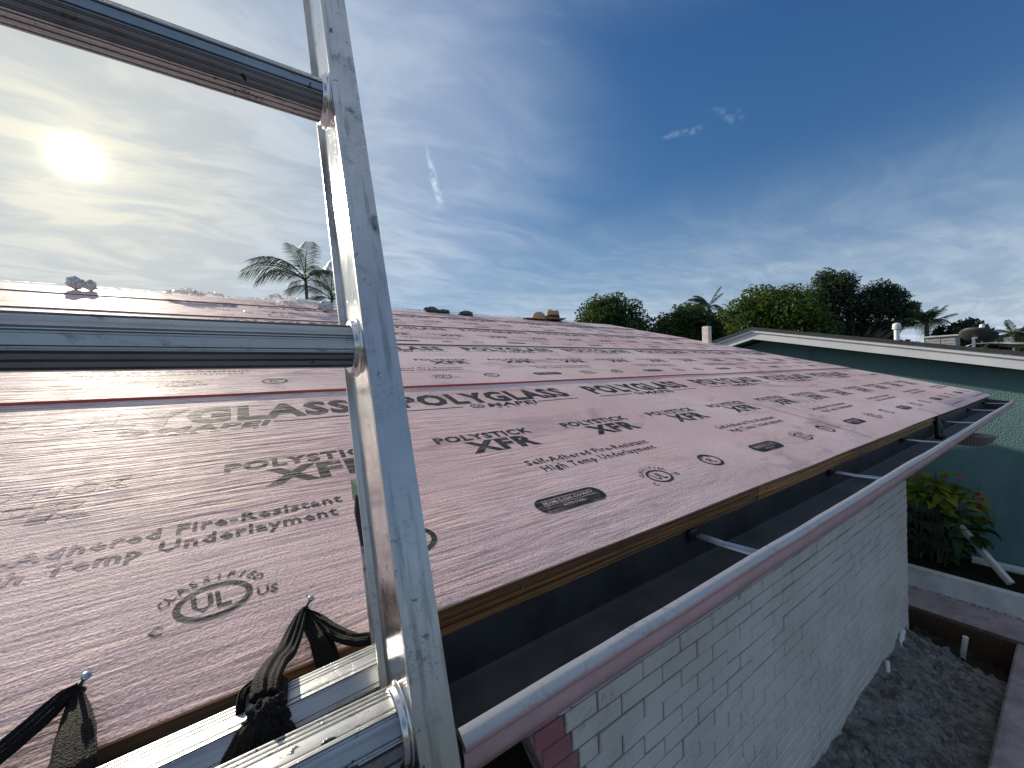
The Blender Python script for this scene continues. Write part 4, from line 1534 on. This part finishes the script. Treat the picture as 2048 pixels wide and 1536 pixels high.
# ================================================================== neighbouring house
NB = empty('neighbor_house', (9.0, 2.6, -2.6), label='teal stucco house with white gable trim beside the pink roof', cat='house')
FX, WX = 5.90, 6.20
PY, PZ = 2.62, 0.574
SRT, SLF = 0.2235, 0.258
YR, YL = -3.2, 8.6
zr, zl = PZ - SRT * (PY - YR), PZ - SLF * (YL - PY)
XE = 15.0
b = MB()
top = 0.17
V = [(WX, YR + 0.4, -2.6), (WX, YL - 0.4, -2.6), (WX, YL - 0.4, zl + SLF * 0.4 - top), (WX, PY, PZ - top), (WX, YR + 0.4, zr + SRT * 0.4 - top)]
V2 = [(XE, y, z) for x, y, z in V]
b.add(V + V2, [(4, 3, 2, 1, 0), (5, 6, 7, 8, 9)] + [(i, (i + 1) % 5, 5 + (i + 1) % 5, 5 + i) for i in range(5)])
b.build('wall', TEAL, NB)


def slope_prism(name, y0, z0, y1, z1, up0, up1, xa, xb, mat, n=1):
    bb = MB()
    prof = [(y0, z0 + up0), (y1, z1 + up0), (y1, z1 + up1), (y0, z0 + up1)]
    bb.prism(prof, xa, xb)
    return bb.build(name, mat, NB)


slope_prism('roof', PY, PZ, YR, zr, -0.02, 0.020, FX - 0.035, XE, ROOFD)
slope_prism('roof', PY, PZ, YL, zl, -0.02, 0.020, FX - 0.035, XE, ROOFD)
for y, z in ((YR, zr), (YL, zl)):
    slope_prism('rake_board', PY, PZ, y, z, -0.150, -0.048, FX, FX + 0.025, WHITET)
    slope_prism('drip_trim', PY, PZ, y, z, -0.054, -0.0215, FX - 0.022, FX - 0.002, WHITET)
    slope_prism('soffit', PY, PZ, y, z, -0.146, -0.130, FX + 0.027, WX - 0.002, TEAL)
# vent pipe with a ribbed cap
b = MB()
vx, vy = 8.83, 1.72
vz = PZ - SRT * (PY - vy)
b.lathe([(0.034, -0.05), (0.034, 0.20), (0.032, 0.21)], (vx, vy, vz), (0, 0, 1), 20)
b.lathe([(0.033, 0.20), (0.056, 0.205), (0.056, 0.225), (0.044, 0.23), (0.055, 0.235), (0.055, 0.255), (0.044, 0.26), (0.053, 0.265), (0.048, 0.29), (0.02, 0.305), (0.001, 0.306)], (vx, vy, vz), (0, 0, 1), 20)
b.build('vent_pipe', WHITET, NB, smooth=True, sharp=40)
# block chimney
ch_ = empty('x', (0, 0, 0)); bpy.data.objects.remove(ch_)
b = MB()
cx_, cy_ = 10.9, 1.50
cz_ = PZ - SRT * (PY - cy_)
b.box((cx_ - 0.17, cy_ - 0.20, cz_ - 0.12), (cx_ + 0.17, cy_ + 0.20, cz_ + 0.155))
CHIM = b.build('chimney', simple('chimney_block', (0.30, 0.30, 0.29), 0.8, scale=20), NB)
blk = meshdata('block', [(-.008, -.090, -.024), (.0, -.090, -.024), (.0, .090, -.024), (-.008, .090, -.024), (-.008, -.090, .024), (0, -.090, .024), (0, .090, .024), (-.008, .090, .024)],
               [(3, 2, 1, 0), (4, 5, 6, 7), (0, 1, 5, 4), (1, 2, 6, 5), (2, 3, 7, 6), (3, 0, 4, 7)], simple('chimney_face', (0.42, 0.42, 0.40), 0.8, scale=20))
for c in range(4):
    for k in (-1, 1):
        inst('block', blk, (cx_ - 0.171, cy_ + k * 0.096, cz_ - 0.055 + c * 0.054), CHIM)
MB().box((cx_ - 0.20, cy_ - 0.225, cz_ + 0.156), (cx_ + 0.20, cy_ + 0.225, cz_ + 0.185), bev=0.004).build('cap', CONCW, CHIM)


def dish(name, c, r, axis, label, mat, foot):
    root = empty(name, foot, label=label, cat='satellite dish')
    b = MB()
    prof = [(0.001, 0.0)] + [(r * t, 0.22 * r * t * t) for t in (0.3, 0.6, 0.85, 1.0)] + [(r * 1.02, 0.22 * r + 0.004), (r, 0.22 * r - 0.01)] + [(r * t, 0.22 * r * t * t - 0.012) for t in (0.85, 0.6, 0.3)] + [(0.001, -0.012)]
    b.lathe(prof, c, axis, 36)
    b.build('reflector', mat, root, smooth=True, sharp=50)
    cv, ax = Vector(c), Vector(axis).normalized()
    side = ax.cross(Vector((0, 0, 1))).normalized()
    dn = ax.cross(side)
    f0 = cv + dn * r * 0.9
    fp = cv + ax * r * 1.05 + dn * r * 0.25
    b = MB()
    b.tube([f0, fp], 0.010, 6)
    b.tube([fp - ax * 0.03, fp + ax * 0.04], 0.03, 10)
    b.build('feed_arm', WHITET, root)
    b = MB()
    b.tube([foot, (foot[0], foot[1], c[2] - 0.02), tuple(cv - ax * 0.02)], 0.018, 8)
    for sx in (-1, 1):
        b.tube([(foot[0], foot[1] + sx * 0.22, foot[2] - 0.05 * sx), (foot[0], foot[1], c[2] - 0.10)], 0.009, 6)
    b.build('mast', WHITET, root)
    return root


DISHM = simple('grey_dish', (0.085, 0.09, 0.085), 0.5, scale=8)
rz = lambda y: PZ - SRT * (PY - y) + 0.02
dish('satellite_dish', (9.10, 0.90, 0.37), 0.19, (0.50, -0.12, 0.85), 'grey tilted satellite dish on the teal house roof', DISHM, (9.06, 0.93, rz(0.93)))

# ------------------------------------------------------------------ in the planter
SHR = empty('flowering_shrub', (5.80, 0.92, -2.08), label='leafy shrub with red flowers between brick wall and teal wall', cat='shrub')


def leaf_mesh(L, Wd, fold, droop, name='leaf', mat=None):
    V, F = [], []
    n = 5
    for k in range(n + 1):
        t = k / n
        w = Wd * math.sin(math.pi * (t ** 0.8)) * 0.5
        z = -droop * L * t * t
        V += [(L * t, -w, z + fold * w), (L * t, 0, z), (L * t, w, z + fold * w)]
    for k in range(n):
        a = 3 * k
        F += [(a, a + 3, a + 4, a + 1), (a + 1, a + 4, a + 5, a + 2)]
    return meshdata(name, V, F, mat or LEAF_S, smooth=True)


lm = [leaf_mesh(0.15, 0.075, 0.3, 0.45), leaf_mesh(0.12, 0.064, 0.35, 0.3), leaf_mesh(0.17, 0.080, 0.25, 0.6)]
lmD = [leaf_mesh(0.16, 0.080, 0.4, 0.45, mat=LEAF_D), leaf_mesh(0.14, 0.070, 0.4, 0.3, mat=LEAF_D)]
stems = MB()
tips = []
for k in range(26):
    a = random.uniform(0, 2 * math.pi)
    rr = random.uniform(0.05, 0.42)
    zt = random.uniform(-1.75, -1.10) - 0.30 * rr
    tx, ty = 5.92 + 0.55 * rr * math.cos(a), 0.92 + rr * math.sin(a) * 0.9
    b0 = (5.90 + 0.08 * math.cos(a), 0.92 + 0.08 * math.sin(a), -2.09)
    mid = ((b0[0] + tx) / 2, (b0[1] + ty) / 2, zt - 0.35)
    pts = catmull([b0, mid, (tx, ty, zt)], 5)
    stems.tube(pts, [0.009 - 0.006 * i / (len(pts) - 1) for i in range(len(pts))], 5)
    tips.append(pts)
stems.build('stem', BARK, SHR)
for k in range(290):
    d = Vector((random.gauss(0, 1), random.gauss(0, 1), random.gauss(0.35, 1))).normalized()
    q = random.uniform(0.72, 1.04)
    lump_ = 1 + 0.22 * noise.noise(d * 2.3)
    p = Vector((5.93 + d.x * 0.26 * q, 0.93 + d.y * 0.40 * q * lump_, -1.62 + d.z * 0.44 * q * lump_))
    if p.x > 6.16:
        p.x = 6.16 - random.uniform(0, 0.1)
    a = math.atan2(d.y, d.x) + random.uniform(-0.8, 0.8)
    rot = Matrix.Rotation(a, 3, 'Z') @ Matrix.Rotation(random.uniform(-0.7, 0.5) - 0.3 * d.z, 3, 'Y') @ Matrix.Rotation(random.uniform(-0.5, 0.5), 3, 'X')
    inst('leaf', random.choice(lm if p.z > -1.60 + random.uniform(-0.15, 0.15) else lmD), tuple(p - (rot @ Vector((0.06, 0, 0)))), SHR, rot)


def flower(x, y, z, r, mat, n):
    b = MB()
    for k in range(n):
        a = 2 * math.pi * k / n + random.uniform(-0.3, 0.3)
        e = random.uniform(0.1, 1.2)
        d = Vector((math.cos(a) * math.cos(e), math.sin(a) * math.cos(e), math.sin(e)))
        s_ = d.cross(Vector((0, 0, 1))).normalized() * r * 0.28
        c = Vector((x, y, z))
        b.add([c, c + d * r * 0.6 + s_, c + d * r, c + d * r * 0.6 - s_], [(0, 1, 2, 3)])
    b.tube([(x, y + 0.01, z - 0.13), (x, y, z)], 0.0022, 5)
    b.build('flower', mat, SHR)


for fx, fy, fz, r, mt, n in ((5.80, 0.585, -1.30, 0.042, RED, 16), (5.86, 0.70, -1.155, 0.035, RED, 9), (5.90, 1.00, -1.13, 0.040, RED, 10), (5.88, 0.80, -1.15, 0.030, ORANGE, 8), (5.84, 0.56, -1.35, 0.035, RED, 9)):
    flower(fx, fy, fz, r, mt, n)


def spout(name, p0, p1, w, h, label):
    root = empty(name, (p0[0], p0[1], p0[2]), label=label, cat='downspout')
    a, c = Vector(p0), Vector(p1)
    t = (c - a).normalized()
    s_ = t.cross(Vector((0, 0, 1))).normalized()
    u_ = s_.cross(t)
    prof = []
    for k in range(28):
        th = 2 * math.pi * k / 28
        cx, cy = math.cos(th), math.sin(th)
        m_ = max(abs(cx), abs(cy)) ** 0.85
        rip = 1 + 0.035 * math.cos(14 * th)
        prof.append((cx / m_ * w * rip, cy / m_ * h * rip))
    V, F = [], []
    for q in (0, 1):
        base = a if q == 0 else c
        for sc in (1.0, 0.93):
            V += [base + s_ * x * sc + u_ * y * sc for x, y in prof]
    n = 28
    for k in range(n):
        k2 = (k + 1) % n
        F += [(k, k2, 2 * n + k2, 2 * n + k), (n + k2, n + k, 3 * n + k, 3 * n + k2), (k2, k, n + k, n + k2), (2 * n + k, 2 * n + k2, 3 * n + k2, 3 * n + k)]
    mk('pipe', V, F, PVC, root)
    b = MB()
    for q in (0.78, 0.80, 0.70):
        m0 = a.lerp(c, q)
        ringp = [m0 + s_ * x * 1.05 + u_ * y * 1.05 for x, y in prof]
        b.tube(ringp + [ringp[0]], 0.003, 5, cap=False)
    if label.startswith('white downspout leaning'):
        b.build('wire_tie', BLACK, root)
    return root


spout('downspout', (5.70, 0.385, -2.045), (6.02, 0.815, -1.56), 0.021, 0.027, 'white downspout leaning from the planter into the shrub')
spout('downspout', (6.13, -0.9, -2.045), (6.13, 0.66, -2.045), 0.030, 0.030, 'white downspout lying along the foot of the teal wall')

# white stakes and pipe stubs in the dirt
for p0, p1, r, lab in (((4.70, 0.57, -2.46), (4.70, 0.545, -2.215), 0.017, 'upright white pipe stub near the form board'),
                       ((4.16, 0.825, -2.25), (4.33, 0.838, -2.165), 0.018, 'white pipe stub lying against the brick wall corner'),
                       ((3.72, 0.80, -2.24), (3.82, 0.825, -2.19), 0.014, 'short white pipe bit at the wall foot, nearest the camera')):
    b = MB()
    b.tube([p0, p1], r, 12)
    b.build('pipe_stub', PVC if 'dusty' not in lab else CONC, smooth=True, sharp=50, label=lab, cat='pipe')


# ================================================================== trees
def rand_dirs(n):
    v = rng.normal(size=(n, 3))
    return v / np.linalg.norm(v, axis=1)[:, None]


def crown_mesh(clumps, n, leaf, aspect=0.5, upb=0.35, droop=0.0, shell=2.6):
    tot = sum(c[3] * c[4] * c[5] for c in clumps) ** 0.999
    Vs, Fs = [], []
    off = 0
    vol = np.array([(c[3] * c[4] * c[5]) ** (2 / 3) for c in clumps])
    cnt = np.maximum(30, (n * vol / vol.sum()).astype(int))
    for c, k in zip(clumps, cnt):
        d = rand_dirs(k)
        r = rng.random(k) ** (1 / shell)
        bumpy = np.array([1 + 0.22 * noise.noise(Vector((v[0] * 2.3 + c[0], v[1] * 2.3 + c[1], v[2] * 2.3 + c[2]))) for v in d])
        pos = np.array(c[:3]) + d * (r * bumpy)[:, None] * np.array(c[3:6])
        nrm = d * 0.6 + rng.normal(size=(k, 3)) * 0.6 + np.array([0, 0, upb])
        nrm /= np.linalg.norm(nrm, axis=1)[:, None]
        t = np.cross(nrm, rand_dirs(k))
        t[:, 2] -= droop
        t /= np.linalg.norm(t, axis=1)[:, None] + 1e-9
        s_ = np.cross(nrm, t)
        sz = leaf * (0.6 + 0.8 * rng.random(k))[:, None]
        q = np.stack([pos - t * sz, pos + s_ * sz * aspect, pos + t * sz, pos - s_ * sz * aspect], 1).reshape(-1, 3)
        Vs.append(q)
        ids = np.arange(k * 4).reshape(-1, 4) + off
        Fs.append(ids)
        off += k * 4
    return np.concatenate(Vs), np.concatenate(Fs)


def fast_mesh(name, V, F, mat, parent):
    org = ORG[parent.name]
    me = bpy.data.meshes.new(name)
    me.vertices.add(len(V))
    me.vertices.foreach_set('co', (V - org).astype(np.float32).ravel())
    me.loops.add(F.size)
    me.loops.foreach_set('vertex_index', F.astype(np.int32).ravel())
    me.polygons.add(len(F))
    me.polygons.foreach_set('loop_start', np.arange(0, F.size, F.shape[1], dtype=np.int32))
    me.materials.append(mat)
    me.update(calc_edges=True)
    o = bpy.data.objects.new(name, me)
    COL.objects.link(o)
    o.parent = parent
    ORG[o.name] = org
    return o


def tree(name, base, clumps, n, leaf, mat, label, group='trees beyond the houses', trunk=0.16, **kw):
    root = empty(name, base, label=label, cat='tree', group=group)
    V, F = crown_mesh(clumps, n, leaf, **kw)
    fast_mesh('crown', V, F, mat, root)
    b = MB()
    cen = Vector(np.mean([c[:3] for c in clumps], 0))
    fork = Vector((base[0] * 0.6 + cen.x * 0.4, base[1] * 0.6 + cen.y * 0.4, base[2] + (cen.z - base[2]) * 0.5))
    b.tube(catmull([base, ((base[0] + fork.x) / 2 + 0.1, (base[1] + fork.y) / 2, (base[2] + fork.z) / 2), fork], 5), list(np.linspace(trunk, trunk * 0.7, 11)), 9)
    for c in clumps:
        e = Vector(c[:3])
        mid = fork.lerp(e, 0.5) + Vector((random.uniform(-.2, .2), random.uniform(-.2, .2), 0.1))
        pts = catmull([fork, mid, e, e + Vector((random.uniform(-.3, .3), random.uniform(-.3, .3), c[5] * 0.6))], 4)
        b.tube(pts, list(np.linspace(trunk * 0.5, trunk * 0.08, len(pts))), 6)
    b.build('trunk', BARK, root, smooth=True)
    return root


def blob_clumps(c, r, n, size, seed, zlo=-0.4):
    """clump centres spread over an ellipsoid's outer half"""
    random.seed(seed)
    out = []
    while len(out) < n:
        d = Vector((random.gauss(0, 1), random.gauss(0, 1), random.gauss(0, 1))).normalized()
        if d.z < zlo:
            continue
        k = random.uniform(0.45, 0.80)
        s_ = size * random.uniform(0.75, 1.25)
        out.append((c[0] + d.x * r[0] * k, c[1] + d.y * r[1] * k, c[2] + d.z * r[2] * k, s_ * 1.1, s_ * 1.1, s_ * 0.85))
    return out


G = -2.6
tree('broadleaf_tree', (18.9, 16.4, G), blob_clumps((18.75, 16.5, 2.45), (2.45, 2.45, 2.45), 40, 0.85, 3), 30000, 0.095, LEAF_D, 'round dark green tree right of the straw hat', trunk=0.22)
tree('broadleaf_tree', (20.6, 8.0, G), blob_clumps((20.45, 7.85, 1.75), (2.3, 2.35, 2.45), 40, 0.74, 5), 32000, 0.082, LEAF_L, 'bright yellow-green tree behind the gable peak', trunk=0.24)
dk = [(23.0, 6.75, 3.6, 0.9, 1.0, 0.75), (22.9, 7.4, 3.3, 0.7, 0.7, 0.6), (23.0, 6.2, 3.9, 0.55, 0.6, 0.55), (23.1, 6.9, 4.25, 0.6, 0.55, 0.45), (23.3, 6.1, 3.0, 0.9, 0.9, 0.8),
      (23.4, 5.5, 2.7, 0.8, 0.8, 0.7), (23.5, 5.15, 3.35, 0.55, 0.55, 0.50), (23.6, 4.75, 3.2, 0.45, 0.45, 0.35), (23.5, 4.95, 2.55, 0.7, 0.7, 0.55), (23.6, 4.5, 2.45, 0.55, 0.6, 0.40),
      (23.6, 4.3, 2.15, 0.5, 0.45, 0.32), (23.4, 5.6, 1.9, 0.6, 0.7, 0.5), (23.2, 6.5, 2.0, 0.8, 0.8, 0.9), (23.5, 5.0, 1.75, 0.45, 0.5, 0.28), (23.2, 7.2, 2.4, 0.8, 0.8, 0.8), (23.4, 6.0, 1.3, 0.7, 0.8, 0.6),
      (23.6, 4.75, 1.45, 0.25, 0.3, 0.25), (23.7, 4.05, 2.05, 0.40, 0.35, 0.20), (23.6, 4.15, 2.45, 0.35, 0.32, 0.22), (23.5, 4.45, 2.95, 0.35, 0.4, 0.25), (23.6, 4.35, 1.75, 0.35, 0.35, 0.16)]
tree('broadleaf_tree', (23.2, 6.6, G), dk, 22000, 0.078, LEAF_B, 'tall dark spreading tree with ragged boughs at right', trunk=0.28, aspect=0.34, droop=0.15, shell=1.9)
tree('broadleaf_tree', (20.6, 12.0, G), blob_clumps((20.5, 12.3, 1.75), (2.0, 2.7, 2.15), 38, 0.80, 9), 27000, 0.088, LEAF_D, 'low dark tree below the windblown palm')
tree('broadleaf_tree', (24.0, 4.9, G), blob_clumps((24.0, 5.2, 0.55), (0.9, 1.3, 0.75), 12, 0.45, 12), 3500, 0.10, LEAF_D, 'small low tree under the ragged boughs')
tree('broadleaf_tree', (22.3, 2.6, G), blob_clumps((22.3, 2.55, 0.95), (0.6, 0.75, 0.72), 12, 0.36, 15), 3200, 0.085, LEAF_B, 'small dark tree between chimney and satellite dish')
tree('broadleaf_tree', (44.0, 1.2, G), blob_clumps((44.0, 1.2, 0.8), (1.2, 1.6, 1.3), 10, 0.7, 18), 1800, 0.16, LEAF_D, 'tiny distant tree at the right picture edge')
tree('broadleaf_tree', (45.0, 3.4, G), blob_clumps((45.0, 3.3, 0.9), (1.2, 1.4, 1.0), 10, 0.6, 19), 1800, 0.15, LEAF_D, 'tiny distant tree behind the far gable')


def frond_mesh(L, leafL, n, arch, droop, name='frond', wid=0.018, curl=0.0):
    V, F = [], []
    pts = []
    for k in range(13):
        t = k / 12
        pts.append(Vector((L * (t - 0.18 * arch * t * t), curl * L * t * t, L * (0.55 * t - arch * 0.75 * t * t))))
    mb = MB()
    mb.tube(pts, [0.012 * (1 - 0.85 * k / 12) * L for k in range(13)], 4)
    for side in (-1, 1):
        for k in range(n):
            t = 0.14 + 0.85 * (k + random.uniform(-0.3, 0.3)) / n
            i = min(11, int(t * 12))
            fr = t * 12 - i
            p = pts[i].lerp(pts[i + 1], fr)
            tg = (pts[i + 1] - pts[i]).normalized()
            sd = tg.cross(Vector((0, 0, 1))).normalized() * side
            up = sd.cross(tg) * side
            ll = leafL * (0.35 + 0.65 * math.sin(math.pi * min(1, 0.15 + t * 0.85))) * random.uniform(0.85, 1.1)
            d = (sd * 0.85 + tg * 0.62 + Vector((0, 0, 0.10))).normalized()
            m1 = p + d * ll * 0.5 + Vector((0, 0, -droop * ll * 0.12))
            e = p + d * ll * 0.92 + Vector((0, 0, -droop * ll * 0.62))
            wv = tg * wid * L * 0.5
            mb.add([p - wv * 0.6, p + wv * 0.6, m1 + wv, m1 - wv, e], [(0, 1, 2, 3), (3, 2, 4)])
    return meshdata(name, mb.V, mb.F, LEAF_P)


def palm(name, base, topz, L, specs, label, trunk_r=0.05, lean=(0, 0), meshes=None, group='palms beyond the houses'):
    root = empty(name, base, label=label, cat='palm tree', group=group)
    top = Vector((base[0] + lean[0], base[1] + lean[1], topz))
    pts = catmull([base, (base[0] + lean[0] * 0.35, base[1] + lean[1] * 0.35, base[2] + (topz - base[2]) * 0.55), tuple(top)], 10)
    rr = [trunk_r * (1.25 - 0.45 * i / (len(pts) - 1)) * (1 + 0.05 * (i % 2)) for i in range(len(pts))]
    MB().tube(pts, rr, 10).build('trunk', BARK, root, smooth=True)
    for az, el, roll, mi, sc in specs:
        rot = Matrix.Rotation(az, 3, 'Z') @ Matrix.Rotation(-el, 3, 'Y') @ Matrix.Rotation(roll, 3, 'X') @ Matrix.Scale(sc, 3)
        inst('frond', meshes[mi], tuple(top), root, rot)
    return root


random.seed(21)
FA = [frond_mesh(2.0, 0.70, 40, 0.95, 1.0, wid=0.013), frond_mesh(1.75, 0.62, 36, 0.55, 0.8, wid=0.014), frond_mesh(1.35, 0.5, 30, 1.25, 1.1, wid=0.015)]
# spec: azimuth, extra elevation, roll, mesh, scale.  The first palm leans its big fronds to the left
SP1 = [(R(178), 0.22, 0.25, 0, 1.0), (R(165), 0.55, -0.1, 0, 0.95), (R(195), 0.0, 0.2, 0, 0.85), (R(120), 0.95, 0.0, 1, 0.9), (R(70), 1.0, 0.0, 1, 1.0), (R(-30), 0.35, 0.1, 0, 0.62),
       (R(20), 0.75, 0.2, 2, 0.9), (R(-70), 0.2, 0.0, 2, 0.9), (R(-120), 0.1, 0.0, 2, 0.8), (R(0), -0.2, 0, 2, 0.9), (R(150), -0.35, 0, 2, 0.7), (R(60), 0.2, 0, 2, 0.9)]
palm('areca_palm', (1.70, 13.85, G), 3.30, 1.6, SP1, 'feathery palm arching left above the ridge, left of the ladder', 0.055, (-0.10, 0.0), FA, 'palms behind the ridge by the ladder')
SP2 = [(R(170), 0.35, 0.1, 0, 0.8), (R(110), 0.8, 0.0, 1, 1.0), (R(20), 0.6, 0.0, 1, 0.9), (R(200), -0.1, 0.0, 2, 0.9), (R(-20), 0.1, 0, 2, 0.9), (R(60), 1.1, 0, 1, 1.0), (R(-90), 0.2, 0, 2, 0.9), (R(140), 0.1, 0, 2, 1.0)]
palm('areca_palm', (2.30, 13.9, G), 2.75, 1.4, SP2, 'thinner palm half hidden behind the ladder rail', 0.045, (0.05, 0.0), FA, 'palms behind the ridge by the ladder')
SP2b = [(R(170), 0.2, 0, 2, 0.7), (R(30), 0.5, 0, 2, 0.6), (R(100), 0.9, 0, 2, 0.7), (R(-30), 0.1, 0, 2, 0.6)]
FB = [frond_mesh(1.5, 0.50, 30, 0.8, 1.2, wid=0.026, curl=0.1), frond_mesh(1.4, 0.55, 28, 1.15, 1.5, wid=0.028), frond_mesh(1.3, 0.4, 26, 0.35, 0.9, wid=0.026, curl=-0.1)]
vl = YAW + R(27)       # heading of that part of the view, for wind direction
lf = math.pi / 2 - (vl) + math.pi / 2
SPC = [(lf, 0.55, 0, 0, 0.9), (lf + 0.25, 0.25, 0, 1, 0.95), (lf - 0.3, 0.35, 0, 1, 0.9), (lf, -0.1, 0, 1, 0.85), (lf + 0.5, 0.5, 0, 0, 0.85), (lf - 0.55, 0.65, 0, 0, 0.75), (lf + math.pi, 0.75, 0, 2, 0.95),
       (lf + math.pi + 0.4, 0.5, 0, 2, 0.8), (lf + 0.15, 0.8, 0, 0, 0.8), (lf - 0.2, 0.05, 0, 1, 0.85), (lf + 1.2, 0.2, 0, 1, 0.8), (lf + math.pi - 0.6, -0.1, 0, 1, 0.8)]
palm('coconut_palm', (21.9, 12.0, G), 3.65, 1.5, SPC, 'windblown coconut palm left of the yellow-green tree', 0.09, (0, 0), FB)
fan = lambda n, lo, hi, ms: [(2 * math.pi * k / n + random.uniform(-.2, .2), random.uniform(lo, hi), 0, random.randrange(3), ms * random.uniform(0.85, 1.1)) for k in range(n)]
palm('coconut_palm', (19.0, 12.75, G), 2.10, 1.3, fan(9, 0.5, 1.0, 0.62) + fan(6, 0.0, 0.4, 0.55), 'small upright palm right of the round dark tree', 0.07, (0, 0), FB)
palm('coconut_palm', (19.4, 12.0, G), 2.30, 1.3, fan(12, 0.1, 0.8, 0.80), 'low spreading palm left of the windblown palm', 0.07, (0, 0), FB)
palm('coconut_palm', (21.75, 3.40, G), 1.50, 1.3, fan(9, 0.45, 1.0, 0.62) + fan(8, -0.3, 0.4, 0.70), 'full palm between white vent pipe and chimney', 0.08, (0, 0), FB)
palm('coconut_palm', (42.0, 2.55, G), 1.55, 1.3, fan(9, 0.3, 0.9, 0.9) + fan(6, -0.2, 0.3, 0.9), 'tiny far palm at the right picture edge', 0.10, (0, 0), FB)

# ================================================================== far house with its own dish
FH = empty('far_house', (26, 0.2, -2.6), label='distant low house roof with white edge behind the dish', cat='house')
b = MB()
b.box((24, -6, -2.6), (30, 1.0, -0.1))
b.build('wall', CONCW, FH)
b = MB()
b.prism([(1.95, 0.62), (1.95, 0.70), (-7, -0.35), (-7, -0.43)], 23.5, 31)
b.build('roof', ROOFD, FH)
b = MB()
b.prism([(1.95, 0.66), (1.95, 0.735), (-7, -0.315), (-7, -0.39)], 23.40, 23.495)
b.build('rake_board', WHITET, FH)
CREAM = simple('cream_dish', (0.55, 0.52, 0.44), 0.5)
dish('satellite_dish', (24.6, 1.66, 0.80), 0.12, (-0.75, -0.35, 0.5), 'small cream satellite dish on the distant roof', CREAM, (24.6, 1.70, 0.66))
